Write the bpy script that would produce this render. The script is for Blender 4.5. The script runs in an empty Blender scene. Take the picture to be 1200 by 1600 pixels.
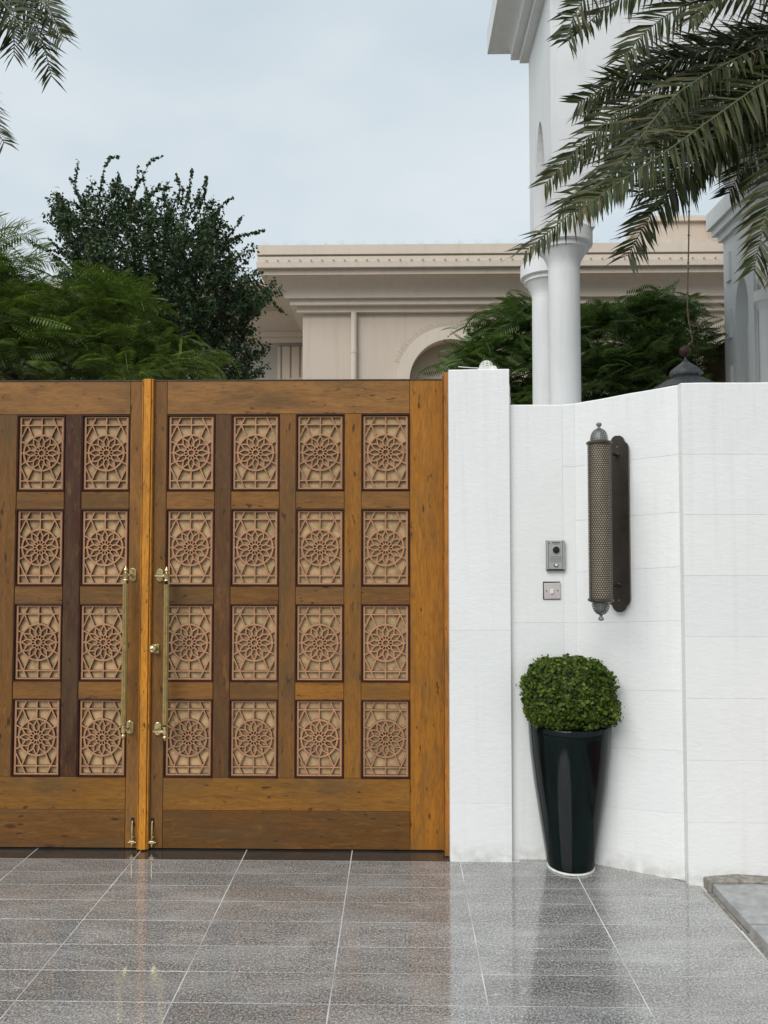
import bpy, bmesh, math, random
import numpy as np
from mathutils import Vector, Matrix, noise
random.seed(11); rng = np.random.default_rng(5)
sc = bpy.context.scene
COL = sc.collection
PI = math.pi

# ------------------------------------------------------------------ camera, world, sun, exposure
H = 1.579                                    # eye height; 1 unit = 1 m
YAW, PITCH = math.radians(1.05), math.radians(2.29)
cd = bpy.data.cameras.new('camera'); cam = bpy.data.objects.new('camera', cd); COL.objects.link(cam)
cd.sensor_fit = 'HORIZONTAL'; cd.sensor_width = 36; cd.lens = 36.0
cd.clip_start = 0.05; cd.clip_end = 2000
cam.location = (0, 0, H); cam.rotation_euler = (PI/2 + PITCH, 0, YAW)
sc.camera = cam
sc.render.resolution_x = 768; sc.render.resolution_y = 1024
sc.view_settings.view_transform = 'Standard'; sc.view_settings.look = 'None'
sc.view_settings.exposure = 0.6; sc.view_settings.gamma = 1.0
sc.view_settings.use_curve_mapping = False

SUN_EL, SUN_AZ = math.radians(41), math.radians(-150)   # azimuth from +Y towards +X: behind the camera, to the left
sd = bpy.data.lights.new('sun', 'SUN'); sd.energy = 1.5; sd.angle = math.radians(38); sd.color = (1, 0.985, 0.96)
sun = bpy.data.objects.new('sun', sd); COL.objects.link(sun); sun.location = (-6, -8, 14)
sdir = Vector((math.sin(SUN_AZ)*math.cos(SUN_EL), math.cos(SUN_AZ)*math.cos(SUN_EL), math.sin(SUN_EL)))
sun.rotation_euler = sdir.to_track_quat('Z', 'Y').to_euler()

w = bpy.data.worlds.new('World'); sc.world = w; w.use_nodes = True
N = w.node_tree.nodes; L = w.node_tree.links; N.clear()
out = N.new('ShaderNodeOutputWorld'); bg = N.new('ShaderNodeBackground'); bg.inputs[1].default_value = 0.1
sky = N.new('ShaderNodeTexSky'); sky.sky_type = 'NISHITA'; sky.sun_disc = False
sky.sun_elevation = SUN_EL; sky.sun_rotation = SUN_AZ; sky.dust_density = 3; sky.air_density = 1.2
tc = N.new('ShaderNodeTexCoord'); mp = N.new('ShaderNodeMapping'); mp.inputs['Scale'].default_value = (1, 1, 2.2)
mp.inputs['Location'].default_value = (0.35, 0.1, 0.25)
nz = N.new('ShaderNodeTexNoise'); nz.inputs['Scale'].default_value = 2.2; nz.inputs['Detail'].default_value = 5; nz.inputs['Roughness'].default_value = 0.45
cr = N.new('ShaderNodeValToRGB'); cr.color_ramp.elements[0].position = 0.33; cr.color_ramp.elements[1].position = 0.70
cr.color_ramp.elements[0].color = (3.85, 4.56, 5.05, 1); cr.color_ramp.elements[1].color = (5.45, 5.80, 5.95, 1)
mx = N.new('ShaderNodeMixRGB'); mx.inputs[0].default_value = 0.9
L.new(tc.outputs['Generated'], mp.inputs[0]); L.new(mp.outputs[0], nz.inputs[0]); L.new(nz.outputs[0], cr.inputs[0])
L.new(sky.outputs[0], mx.inputs[1]); L.new(cr.outputs[0], mx.inputs[2]); L.new(mx.outputs[0], bg.inputs[0]); L.new(bg.outputs[0], out.inputs[0])

# ------------------------------------------------------------------ measuring: photo pixel + distance -> place
_R = Matrix.Rotation(YAW, 3, 'Z') @ Matrix.Rotation(PI/2 + PITCH, 3, 'X')
def P(px, py, Y):
    d = _R @ Vector(((px-600)/1200, -(py-800)/1200, -1))
    return Vector((0, 0, H)) + d*(Y/d.y)
def Fl(px, py):                                # where the ray through a pixel meets the ground
    d = _R @ Vector(((px-600)/1200, -(py-800)/1200, -1)); return Vector((0, 0, H))+d*(-H/d.z)
def PX(px, Y, py=848): return P(px, py, Y).x
def PZ(py, Y, px=700): return P(px, py, Y).z

# ------------------------------------------------------------------ materials
MATS = {}
class Mat:
    def __init__(s, name):
        s.m = bpy.data.materials.new(name); s.m.use_nodes = True
        s.n = s.m.node_tree.nodes; s.l = s.m.node_tree.links
        s.b = s.n['Principled BSDF']; MATS[name] = s.m
        s.tc = s.n.new('ShaderNodeTexCoord')
    def new(s, t, **k):
        o = s.n.new('ShaderNode'+t)
        for a, v in k.items():
            if a.startswith('_'): setattr(o, a[1:], v)
            else: o.inputs[a.replace('_', ' ')].default_value = v
        return o
    def link(s, a, b): s.l.new(a, b)
    def coords(s, scale=(1, 1, 1), rand=0.0, world=False, rot=(0, 0, 0)):
        mp = s.new('Mapping'); mp.inputs['Scale'].default_value = scale; mp.inputs['Rotation'].default_value = rot
        if world:
            g = s.new('NewGeometry'); s.link(g.outputs['Position'], mp.inputs[0])
        else: s.link(s.tc.outputs['Object'], mp.inputs[0])
        if rand:
            oi = s.new('ObjectInfo'); cx = s.new('CombineXYZ'); mu = s.new('Math', _operation='MULTIPLY'); mu.inputs[1].default_value = rand
            s.link(oi.outputs['Random'], mu.inputs[0])
            for i in range(3): s.link(mu.outputs[0], cx.inputs[i])
            s.link(cx.outputs[0], mp.inputs['Location'])
        return mp.outputs[0]
    def noise(s, co, scale, detail=4, rough=0.5, dist=0.0):
        n = s.new('TexNoise', Scale=scale, Detail=detail, Roughness=rough, Distortion=dist); s.link(co, n.inputs[0]); return n.outputs[0]
    def ramp(s, fac, stops):
        r = s.new('ValToRGB'); e = r.color_ramp.elements
        while len(e) < len(stops): e.new(0.5)
        for k, (p, c) in enumerate(stops):
            e[k].position = p; e[k].color = (*c, 1) if len(c) == 3 else c
        s.link(fac, r.inputs[0]); return r.outputs[0]
    def g(s, fac, a, b, lo=0.0, hi=1.0):                  # float ramp
        m = s.new('MapRange'); m.inputs[1].default_value = a; m.inputs[2].default_value = b
        m.inputs[3].default_value = lo; m.inputs[4].default_value = hi; s.link(fac, m.inputs[0]); return m.outputs[0]
    def mix(s, fac, a, b, mode='MIX'):
        m = s.new('MixRGB', _blend_type=mode)
        for k, v in ((0, fac), (1, a), (2, b)):
            if isinstance(v, (int, float)): m.inputs[k].default_value = v
            elif isinstance(v, tuple): m.inputs[k].default_value = (*v, 1)
            else: s.link(v, m.inputs[k])
        return m.outputs[0]
    def bump(s, h, strength=0.3, dist=0.002):
        b = s.new('Bump', Strength=strength, Distance=dist); s.link(h, b.inputs['Height'])
        prev = s.b.inputs['Normal'].links
        if prev: s.link(prev[0].from_socket, b.inputs['Normal'])
        s.link(b.outputs[0], s.b.inputs['Normal'])
    def base(s, c):
        if isinstance(c, tuple): s.b.inputs['Base Color'].default_value = (*c, 1)
        else: s.link(c, s.b.inputs['Base Color'])
    def rough(s, r):
        if isinstance(r, (int, float)): s.b.inputs['Roughness'].default_value = r
        else: s.link(r, s.b.inputs['Roughness'])

def simple(name, col, rough=0.5, metal=0.0, var=0.12, scale=12, bump=0.0, bscale=60, spec=0.5):
    m = Mat(name); co = m.coords(rand=9)
    n = m.noise(co, scale, 5, 0.6)
    dark = tuple(c*(1-var) for c in col); lite = tuple(min(1, c*(1+var)) for c in col)
    m.base(m.ramp(n, [(0.3, dark), (0.7, lite)])); m.b.inputs['Metallic'].default_value = metal
    m.b.inputs['Specular IOR Level'].default_value = spec
    m.rough(m.g(n, 0.3, 0.7, max(0, rough-0.06), rough+0.06))
    if bump: m.bump(m.noise(co, bscale, 4), bump, 0.001)
    return m.m

def wood(name, axis):                     # tint comes from each board's own object colour
    m = Mat(name)
    st = {'v': (20, 20, 2.0), 'h': (2.0, 20, 20)}[axis]
    st2 = {'v': (3.0, 3.0, 0.8), 'h': (0.8, 3.0, 3.0)}[axis]
    fine = {'v': (190, 190, 18), 'h': (18, 190, 190)}[axis]
    pore = {'v': (80, 80, 24), 'h': (24, 80, 80)}[axis]
    oi = m.new('ObjectInfo')
    g1 = m.noise(m.coords(st, 31), 1.5, 8, 0.72, 1.2)
    g2 = m.noise(m.coords(fine, 17), 1.0, 3, 0.6)
    bl = m.noise(m.coords(st2, 23), 1.9, 5, 0.6, 0.6)
    c = m.mix(m.g(g1, 0.32, 0.68, 0, 1), (0.78, 0.74, 0.70), (1.16, 1.12, 1.02))
    col = m.mix(1.0, oi.outputs['Color'], c, 'MULTIPLY')
    col = m.mix(m.g(g2, 0.45, 0.68, 0.0, 0.38), col, (0.070, 0.030, 0.007))
    fl = m.noise(m.coords({'v': (60, 60, 9), 'h': (9, 60, 60)}[axis], 37), 1.0, 5, 0.75, 0.6)
    col = m.mix(m.g(fl, 0.52, 0.75, 0.0, 0.25), col, (0.40, 0.21, 0.07))
    col = m.mix(m.g(fl, 0.36, 0.26, 0.0, 0.7), col, (0.035, 0.016, 0.005))
    col = m.mix(m.g(bl, 0.47, 0.70, 0.0, 0.62), col, (0.088, 0.056, 0.026))
    b2 = m.noise(m.coords(tuple(x*2.4 for x in st2), 53), 2.3, 6, 0.7, 1.0)
    col = m.mix(m.g(b2, 0.54, 0.70, 0.0, 0.45), col, (0.062, 0.040, 0.022))
    col = m.mix(m.g(b2, 0.42, 0.25, 0.0, 0.30), col, (0.40, 0.20, 0.05))      # greyed weathering patches
    sp = m.noise(m.coords(pore, 41), 0.55, 2, 0.5)
    col = m.mix(m.g(sp, 0.66, 0.72, 0.0, 0.75), col, (0.022, 0.010, 0.006))      # dark pores and flecks
    kn = m.new('TexVoronoi', Scale=1.0); m.link(m.coords({'v': (6, 6, 2.6), 'h': (2.6, 6, 6)}[axis], 57), kn.inputs[0])
    col = m.mix(m.g(kn.outputs['Distance'], 0.035, 0.11, 0.8, 0.0), col, (0.04, 0.018, 0.010))   # a knot here and there
    m.base(col)
    m.rough(m.g(bl, 0.3, 0.7, 0.42, 0.66)); m.b.inputs['Specular IOR Level'].default_value = 0.22
    m.bump(g1, 0.22, 0.002); m.bump(g2, 0.25, 0.0008)
    return m.m
W_V, W_H = wood('vertical grain timber', 'v'), wood('horizontal grain timber', 'h')

def carved(name, col, blot, bscale, rough=0.6):
    m = Mat(name); co = m.coords(rand=21)
    n = m.noise(co, bscale, 5, 0.65, 0.8); f = m.noise(co, 90, 3)
    oi = m.new('ObjectInfo')
    a = m.mix(m.g(n, 0.48, 0.72, 0, 0.85), col, blot)
    a = m.mix(m.g(f, 0.3, 0.7, 0, 0.35), a, tuple(x*0.55 for x in col))
    m.base(m.mix(1.0, a, oi.outputs['Color'], 'MULTIPLY')); m.rough(rough); m.bump(f, 0.3, 0.001)
    m.b.inputs['Specular IOR Level'].default_value = 0.3
    return m.m
M_LAT = carved('carved teak lattice', (0.43, 0.225, 0.115), (0.27, 0.15, 0.10), 7)
M_BACK = carved('pale backing board', (0.56, 0.365, 0.185), (0.17, 0.115, 0.06), 13)
M_LSIDE = simple('shade painted lattice side', (0.085, 0.034, 0.022), 0.6)  # dark red stands for the shade at the hole edges, painted on strip sides
M_MOULD = simple('dark red moulding', (0.038, 0.013, 0.008), 0.6, var=0.35, spec=0.2)
M_GATEBACK = simple('gate core wood', (0.06, 0.035, 0.02), 0.7)

def plaster(name, col, world=True, bstr=0.55, dirt=0.0, sc_=1.0, streak=0.0):
    m = Mat(name); co = m.coords(world=world)
    big = m.noise(co, 1.3*sc_, 4, 0.55); mid = m.noise(m.coords((9, 9, 22), world=world), 2.2*sc_, 5, 0.6, 0.8); fi = m.noise(co, 150*sc_, 3, 0.6)
    c = m.mix(m.g(big, 0.3, 0.7), tuple(x*0.93 for x in col), col)
    c = m.mix(m.g(mid, 0.35, 0.7, 0.12, 0.0), c, tuple(x*0.72 for x in col))
    oi = m.new('ObjectInfo'); c = m.mix(1.0, c, m.mix(oi.outputs['Random'], (0.955, 0.96, 0.965), (1.0, 1.0, 0.995)), 'MULTIPLY') if dirt else c
    if dirt:
        g = m.new('NewGeometry'); sx = m.new('SeparateXYZ'); m.link(g.outputs['Position'], sx.inputs[0])
        st = m.noise(m.coords((26, 26, 0.9), world=True), 1.0, 4)
        splash = m.new('Math', _operation='MULTIPLY'); m.link(m.g(sx.outputs['Z'], 0.0, 0.10, dirt, 0.0), splash.inputs[0]); m.link(m.g(m.noise(co, 22, 4), 0.35, 0.65), splash.inputs[1])
        c = m.mix(splash.outputs[0], c, (0.30, 0.27, 0.21))
        c = m.mix(m.g(st, 0.55, 0.8, 0, 0.12), c, (0.42, 0.43, 0.42))
        sk = m.new('Math', _operation='MULTIPLY'); m.link(m.g(sx.outputs['Z'], 1.75, 2.4, 0.0, 0.13), sk.inputs[0]); m.link(m.g(m.noise(m.coords((38, 38, 1.6), world=True), 1.0, 5, 0.65), 0.45, 0.7), sk.inputs[1])
        c = m.mix(sk.outputs[0], c, (0.36, 0.37, 0.35))
    if streak:
        sn = m.noise(m.coords((7, 7, 0.45), world=True), 1.6, 6, 0.7); c = m.mix(m.g(sn, 0.5, 0.75, 0, streak), c, tuple(x*0.5 for x in col))
        c = m.mix(m.g(m.noise(co, 0.9, 6, 0.7), 0.52, 0.7, 0, streak*0.6), c, tuple(x*0.65 for x in col))
    m.base(c); m.rough(0.86); m.b.inputs['Specular IOR Level'].default_value = 0.25
    m.bump(mid, bstr*0.6, 0.0055); m.bump(fi, bstr*0.5, 0.0014)
    return m.m
M_WHITE = plaster('rough white plaster', (0.79, 0.79, 0.775), dirt=0.45)
M_VILLA = plaster('smooth villa white paint', (0.78, 0.79, 0.79), bstr=0.10, streak=0.22)
M_BEIGE = plaster('beige render', (0.60, 0.51, 0.425), bstr=0.08, streak=0.22)
M_BEIGE2 = plaster('pale beige render', (0.65, 0.565, 0.475), bstr=0.08, streak=0.22)
M_BROWN = plaster('brown render', (0.27, 0.19, 0.135), bstr=0.12)
M_BEIGE_SHADE = plaster('shade painted beige render', (0.40, 0.375, 0.33), bstr=0.1)  # beige darkened and greyed: the wing's shade is put into the colour

def granite(name, a, b, dark, rlo, rhi):
    m = Mat(name); co = m.coords(world=True)
    oi = m.new('ObjectInfo')
    g1 = m.noise(m.coords((1, 1, 1), world=True), 125, 4, 0.85); g2 = m.noise(co, 75, 4, 0.7, 0.5); big = m.noise(m.coords((1.2, 4, 1), world=True), 2.2, 5, 0.62, 0.5)
    c = m.ramp(g1, [(0.40, dark), (0.5, a), (0.60, b)])
    c = m.mix(m.g(g2, 0.40, 0.62, 0.0, 0.62), c, tuple(x*0.42 for x in a))
    c = m.mix(m.g(big, 0.45, 0.75, 0.0, 0.35), c, b)
    c = m.mix(1.0, c, m.mix(oi.outputs['Random'], (0.88, 0.87, 0.86), (1.08, 1.08, 1.08)), 'MULTIPLY')
    vein = m.noise(m.coords((2, 7, 1), world=True, rot=(0, 0, 0.3)), 2.6, 6, 0.7, 1.2)
    c = m.mix(m.g(vein, 0.63, 0.72, 0, 0.35), c, tuple(min(1, x*1.5) for x in b))
    m.base(c); m.rough(m.g(big, 0.35, 0.7, rlo, rhi)); m.b.inputs['IOR'].default_value = 1.8; m.link(m.g(m.noise(m.coords((1.5, 2.5, 1), world=True), 3.1, 6, 0.7), 0.36, 0.6, 0.35, 0.95), m.b.inputs['Coat Weight']); m.link(m.g(m.noise(co, 5.5, 5, 0.7), 0.4, 0.7, 0.02, 0.13), m.b.inputs['Coat Roughness']); m.b.inputs['Coat IOR'].default_value = 1.6
    m.bump(m.noise(co, 26, 3), 0.05, 0.001)
    return m.m
M_GRAN = granite('polished grey granite', (0.27, 0.262, 0.25), (0.60, 0.595, 0.58), (0.055, 0.055, 0.055), 0.035, 0.13)
M_GRANDK = granite('dark granite sill', (0.035, 0.036, 0.036), (0.06, 0.06, 0.06), (0.012, 0.012, 0.012), 0.12, 0.2)
M_GROUT = simple('pale grout', (0.52, 0.515, 0.50), 0.9, var=0.4, scale=5)
M_ASPH = simple('pale dusty asphalt', (0.12, 0.117, 0.11), 0.9, var=0.3, scale=60, bump=0.4)
M_KERB = simple('weathered concrete kerb', (0.33, 0.33, 0.32), 0.8, var=0.25, scale=16, bump=0.5, bscale=50)
M_MORT = simple('crumbling mortar', (0.23, 0.21, 0.18), 0.95, var=0.5, scale=45, bump=1.0, bscale=70)
M_BRICK = simple('red paving brick', (0.24, 0.045, 0.035), 0.8, var=0.3, scale=40, bump=0.4)
M_BRASS = simple('aged brass', (0.40, 0.295, 0.115), 0.36, 0.7, var=0.2, scale=30)
M_BRASSD = simple('polished brass', (0.60, 0.48, 0.25), 0.24, 0.85, var=0.15, scale=30)
M_BRONZE = simple('dark bronze plate', (0.026, 0.018, 0.012), 0.30, 0.2, var=0.25, scale=8)
M_PEWT = simple('pierced grey metal', (0.085, 0.072, 0.055), 0.4, 0.7, var=0.3, scale=40)
M_PEWTL = simple('pierced silver dome metal', (0.15, 0.15, 0.145), 0.45, 0.7, var=0.35, scale=60)
M_DIFF = simple('cream diffuser', (0.70, 0.60, 0.44), 0.5, var=0.1)
M_IRON = simple('dark iron lantern', (0.17, 0.175, 0.18), 0.55, 0.4, var=0.3, scale=25)
M_SILV = simple('silver intercom plastic', (0.36, 0.36, 0.35), 0.42, 0.1, var=0.06)
M_SILVD = simple('dark silver side', (0.15, 0.15, 0.15), 0.42, 0.4)
M_BLACK = simple('black plastic', (0.012, 0.012, 0.013), 0.3)
M_GAP = simple('shadowed rubber', (0.01, 0.009, 0.008), 0.8)
M_PLATE = simple('pinkish white switch plate', (0.50, 0.45, 0.44), 0.4, var=0.05)
M_PWHITE = simple('white cast metal', (0.66, 0.66, 0.60), 0.5, var=0.15, scale=40)
M_ROPE = simple('old rope', (0.15, 0.12, 0.08), 0.9, var=0.6, scale=30)
M_SPIKE = simple('clear plastic spikes', (0.58, 0.60, 0.60), 0.35)
M_RUST = simple('rusty brown', (0.05, 0.020, 0.014), 0.6, var=0.3)
M_BARK = simple('bark', (0.075, 0.058, 0.044), 0.9, var=0.4, scale=30, bump=0.6)
M_SOIL = simple('potting soil', (0.035, 0.024, 0.016), 0.95, var=0.4, scale=60, bump=1.0)
mp_ = Mat('black green glaze')
n_ = mp_.noise(mp_.coords((6, 6, 1.2)), 3, 4, 0.5)
mp_.base(mp_.ramp(n_, [(0.35, (0.0012, 0.0035, 0.0035)), (0.7, (0.002, 0.008, 0.008))])); mp_.rough(0.10); mp_.b.inputs['Specular IOR Level'].default_value = 0.5; mp_.b.inputs['IOR'].default_value = 1.30; mp_.bump(n_, 0.10, 0.004)
M_GLAZE = mp_.m

def leafmat(name, cols, rough=0.5, trans=0.25, var=7.0):
    m = Mat(name)
    g = m.new('NewGeometry'); r = g.outputs['Random Per Island']
    c = m.ramp(r, [(i/(len(cols)-1), k) for i, k in enumerate(cols)])
    n = m.noise(m.coords(world=True), var, 3)
    c = m.mix(m.g(n, 0.35, 0.65, 0.0, 0.45), c, tuple(x*0.6 for x in cols[0]))
    m.base(c); m.rough(rough); m.b.inputs['Specular IOR Level'].default_value = 0.25
    tr = m.new('BsdfTranslucent'); m.link(m.mix(1.0, c, (1.5, 1.6, 0.8), 'MULTIPLY'), tr.inputs[0])
    mx = m.new('MixShader'); mx.inputs[0].default_value = trans
    o = m.n['Material Output']; m.link(m.b.outputs[0], mx.inputs[1]); m.link(tr.outputs[0], mx.inputs[2]); m.link(mx.outputs[0], o.inputs[0])
    return m.m
LF_DARK = leafmat('dark small leaves', [(0.024, 0.046, 0.019), (0.040, 0.074, 0.027), (0.080, 0.120, 0.050)], trans=0.12)
LF_FEATH = leafmat('feathery leaves', [(0.070, 0.110, 0.022), (0.110, 0.165, 0.034), (0.180, 0.245, 0.070)], trans=0.25)
LF_FEATH2 = leafmat('dark feathery leaves', [(0.060, 0.105, 0.032), (0.095, 0.155, 0.045), (0.150, 0.220, 0.070)], trans=0.22)
LF_BUSH = leafmat('small round bush leaves', [(0.026, 0.050, 0.006), (0.052, 0.092, 0.010), (0.105, 0.160, 0.020), (0.17, 0.20, 0.03)], rough=0.6, trans=0.25, var=18)
LF_PALM = leafmat('palm leaflets', [(0.020, 0.026, 0.007), (0.034, 0.044, 0.012), (0.055, 0.068, 0.022), (0.095, 0.110, 0.050), (0.15, 0.12, 0.05)], rough=0.38, trans=0.15, var=3)
LF_PALM2 = leafmat('distant palm leaflets', [(0.11, 0.14, 0.08), (0.16, 0.19, 0.11), (0.22, 0.25, 0.16)], trans=0.25, var=3)
M_RACH = simple('palm rachis', (0.105, 0.110, 0.048), 0.5, var=0.2)

# ------------------------------------------------------------------ object helpers
def tag(o, label=None, cat=None, group=None, kind=None):
    if label: o['label'] = label
    if cat: o['category'] = cat
    if group: o['group'] = group
    if kind: o['kind'] = kind
    return o
def thing(name, label, cat, loc=(0, 0, 0), group=None):
    o = bpy.data.objects.new(name, None); COL.objects.link(o); o.location = loc; o.empty_display_size = 0.1
    return tag(o, label, cat, group)
def wloc(o):
    v = Vector((0, 0, 0))
    while o is not None: v += o.location; o = o.parent
    return v
def link(name, me, parent=None, loc=(0, 0, 0), color=None):
    o = bpy.data.objects.new(name, me); COL.objects.link(o); o.parent = parent; o.location = loc
    if color: o.color = (*color, 1)
    return o

class MB:
    def __init__(s): s.v = []; s.f = []
    def add(s, vs, fs):
        b = len(s.v); s.v += [tuple(p) for p in vs]; s.f += [tuple(b+i for i in f) for f in fs]; return s
    def box(s, x0, x1, y0, y1, z0, z1):
        return s.add([(x0, y0, z0), (x1, y0, z0), (x1, y1, z0), (x0, y1, z0), (x0, y0, z1), (x1, y0, z1), (x1, y1, z1), (x0, y1, z1)],
                     [(0, 3, 2, 1), (4, 5, 6, 7), (0, 1, 5, 4), (1, 2, 6, 5), (2, 3, 7, 6), (3, 0, 4, 7)])
    def cbox(s, x0, x1, y0, y1, z0, z1, c=0.0015):        # box whose front (-y) face is chamfered
        return s.add([(x0+c, y0, z0+c), (x1-c, y0, z0+c), (x1-c, y0, z1-c), (x0+c, y0, z1-c),
                      (x0, y0+c, z0), (x1, y0+c, z0), (x1, y0+c, z1), (x0, y0+c, z1),
                      (x0, y1, z0), (x1, y1, z0), (x1, y1, z1), (x0, y1, z1)],
                     [(0, 1, 2, 3), (4, 5, 1, 0), (5, 6, 2, 1), (6, 7, 3, 2), (7, 4, 0, 3), (8, 9, 5, 4), (9, 10, 6, 5), (10, 11, 7, 6), (11, 8, 4, 7), (11, 10, 9, 8)])
    def tube(s, pts, r, n=6, cap=True):
        pts = [Vector(p) for p in pts]; rs = r if hasattr(r, '__len__') else [r]*len(pts)
        b = len(s.v); up = Vector((0, 0, 1)); pn = None
        for i, p in enumerate(pts):
            t = (pts[min(i+1, len(pts)-1)]-pts[max(i-1, 0)]).normalized()
            if pn is None:
                a = up if abs(t.z) < 0.9 else Vector((1, 0, 0)); pn = t.cross(a).normalized()
            else:
                pn = (pn - t*pn.dot(t)).normalized()
            q = t.cross(pn)
            for k in range(n):
                a = 2*PI*k/n; s.v.append(tuple(p+(pn*math.cos(a)+q*math.sin(a))*rs[i]))
        for i in range(len(pts)-1):
            for k in range(n):
                s.f.append((b+i*n+k, b+i*n+(k+1) % n, b+(i+1)*n+(k+1) % n, b+(i+1)*n+k))
        if cap: s.f.append(tuple(b+k for k in range(n))[::-1]); s.f.append(tuple(b+(len(pts)-1)*n+k for k in range(n)))
        return s
    def lathe(s, prof, n=24, c=(0, 0, 0), cap=True):      # prof: (radius, z)
        b = len(s.v)
        for r, z in prof:
            for k in range(n):
                a = 2*PI*k/n; s.v.append((c[0]+r*math.cos(a), c[1]+r*math.sin(a), c[2]+z))
        for i in range(len(prof)-1):
            for k in range(n):
                s.f.append((b+i*n+k, b+i*n+(k+1) % n, b+(i+1)*n+(k+1) % n, b+(i+1)*n+k))
        if cap: s.f.append(tuple(b+k for k in range(n))[::-1]); s.f.append(tuple(b+(len(prof)-1)*n+k for k in range(n)))
        return s
    def prism(s, pts, y0, y1):                            # outline in x,z, extruded along y
        n = len(pts); return s.add([(x, y0, z) for x, z in pts]+[(x, y1, z) for x, z in pts],
            [tuple(range(n)), tuple(range(2*n-1, n-1, -1))]+[(i, i+n, (i+1) % n+n, (i+1) % n) for i in range(n)])
    def xform(s, M): s.v = [tuple(M @ Vector(p)) for p in s.v]; return s
    def mesh(s, name, mat, off=(0, 0, 0), smooth=None):
        me = bpy.data.meshes.new(name); o = Vector(off)
        me.from_pydata([tuple(Vector(p)-o) for p in s.v] if o.length else s.v, [], s.f); me.materials.append(mat)
        bm = bmesh.new(); bm.from_mesh(me); bmesh.ops.recalc_face_normals(bm, faces=bm.faces); bm.to_mesh(me); bm.free()
        if smooth: me.shade_smooth(); me.set_sharp_from_angle(angle=math.radians(smooth))
        return me
    def build(s, name, mat, parent=None, color=None, smooth=None):
        off = wloc(parent) if parent else Vector((0, 0, 0))
        return link(name, s.mesh(name, mat, off, smooth), parent, color=color)

def plate(outer, holes, th):                              # flat plate in x,z with real holes; front face at y=0, back at y=th
    cu = bpy.data.curves.new('c', 'CURVE'); cu.dimensions = '2D'; cu.fill_mode = 'BOTH'; cu.extrude = th/2
    for pl in [outer]+holes:
        sp = cu.splines.new('POLY'); sp.points.add(len(pl)-1); sp.use_cyclic_u = True
        for k, (x, z) in enumerate(pl): sp.points[k].co = (x, z, 0, 1)
    ob = bpy.data.objects.new('c', cu); COL.objects.link(ob)
    me = bpy.data.meshes.new_from_object(ob.evaluated_get(bpy.context.evaluated_depsgraph_get()))
    bpy.data.objects.remove(ob); m = MB()
    m.v = [(v.co.x, th/2-v.co.z, v.co.y) for v in me.vertices]; m.f = [tuple(p.vertices) for p in me.polygons]
    bpy.data.meshes.remove(me); return m
def arch_pts(cx, half, z0, zs, za, n=12):                 # pointed arch outline, from lower left round to lower right
    pts = [(cx-half, z0), (cx-half, zs)]
    for i in range(1, n+1):
        t = i/n; pts.append((cx-half*math.cos(t*PI/2)**1.15, zs+(za-zs)*math.sin(t*PI/2)**0.95))
    return pts+[(2*cx-x, z) for x, z in pts[:-1]][::-1]
def perforate(m, th, mat, name, parent, off=None, keep=0, tri=False):
    bm = bmesh.new(); me = m.mesh(name, mat, off if off is not None else (wloc(parent) if parent else (0, 0, 0))); bm.from_mesh(me)
    if tri: bmesh.ops.poke(bm, faces=bm.faces[:])
    fs = [f for f in bm.faces if f.calc_area() > keep]
    bmesh.ops.inset_individual(bm, faces=fs, thickness=th, use_even_offset=True)
    bmesh.ops.delete(bm, geom=fs, context='FACES'); bm.to_mesh(me); bm.free()
    return link(name, me, parent)

# ------------------------------------------------------------------ SETTING: ground, paving
tag(MB().add([(-400, -400, -0.06), (400, -400, -0.06), (400, 800, -0.06), (-400, 800, -0.06)], [(0, 1, 2, 3)]).build('ground', M_ASPH), kind='structure')
tag(MB().add([(-14, 4.3, -0.052), (9, 4.3, -0.052), (9, 14.6, -0.052), (-14, 14.6, -0.052)], [(0, 1, 2, 3)]).build('bounce_sheet', simple('pale bounce surface', (0.52, 0.48, 0.42), 0.8)), kind='structure')  # unseen pale sheet, added to bounce light up to the cove and trees
pav = tag(MB().box(-4.9, Fl(1105, 1390).x-0.004, -2.0, 4.06, -0.05, -0.0009).build('pavement', M_GROUT), kind='structure')
rows = [Fl(600, q).y for q in (1345.5, 1366, 1386, 1410, 1441, 1480, 1521, 1570)]
while rows[-1] > -1.6: rows.append(rows[-1]-0.197)
tx_ = Fl(548, 1345).x; tw0 = (Fl(896, 1345).x-Fl(213, 1345).x)/4
cols = [tx_+tw0*k for k in range(-8, 4)]
tilemesh = {}
def tile(x0, x1, y0, y1, mat, name='tile'):
    wx, wy = x1-x0, y1-y0; key = (round(wx, 3), round(wy, 3), mat.name)
    if key not in tilemesh:
        g = 0.0025; c = 0.0003; m = MB(); X, Y = wx/2-g, wy/2-0.0016
        m.add([(-X, -Y, -0.02), (X, -Y, -0.02), (X, Y, -0.02), (-X, Y, -0.02), (-X, -Y, -c), (X, -Y, -c), (X, Y, -c), (-X, Y, -c),
               (-X+c, -Y+c, 0), (X-c, -Y+c, 0), (X-c, Y-c, 0), (-X+c, Y-c, 0)],
              [(0, 1, 5, 4), (1, 2, 6, 5), (2, 3, 7, 6), (3, 0, 4, 7), (4, 5, 9, 8), (5, 6, 10, 9), (6, 7, 11, 10), (7, 4, 8, 11), (8, 9, 10, 11)])
        tilemesh[key] = m.mesh(name, mat)
    o = link(name, tilemesh[key], pav, ((x0+x1)/2, (y0+y1)/2, random.uniform(-0.0002, 0.0002)))
    o.rotation_euler = (random.gauss(0, 0.0010), random.gauss(0, 0.0006), 0)
    return o
for i in range(len(rows)-1):
    for k in range(len(cols)-1):
        x0, x1 = cols[k], min(cols[k+1], Fl(1105, 1390).x-0.006)
        if x1-x0 > 0.05: tile(x0, x1, rows[i+1], rows[i], M_GRAN)
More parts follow.
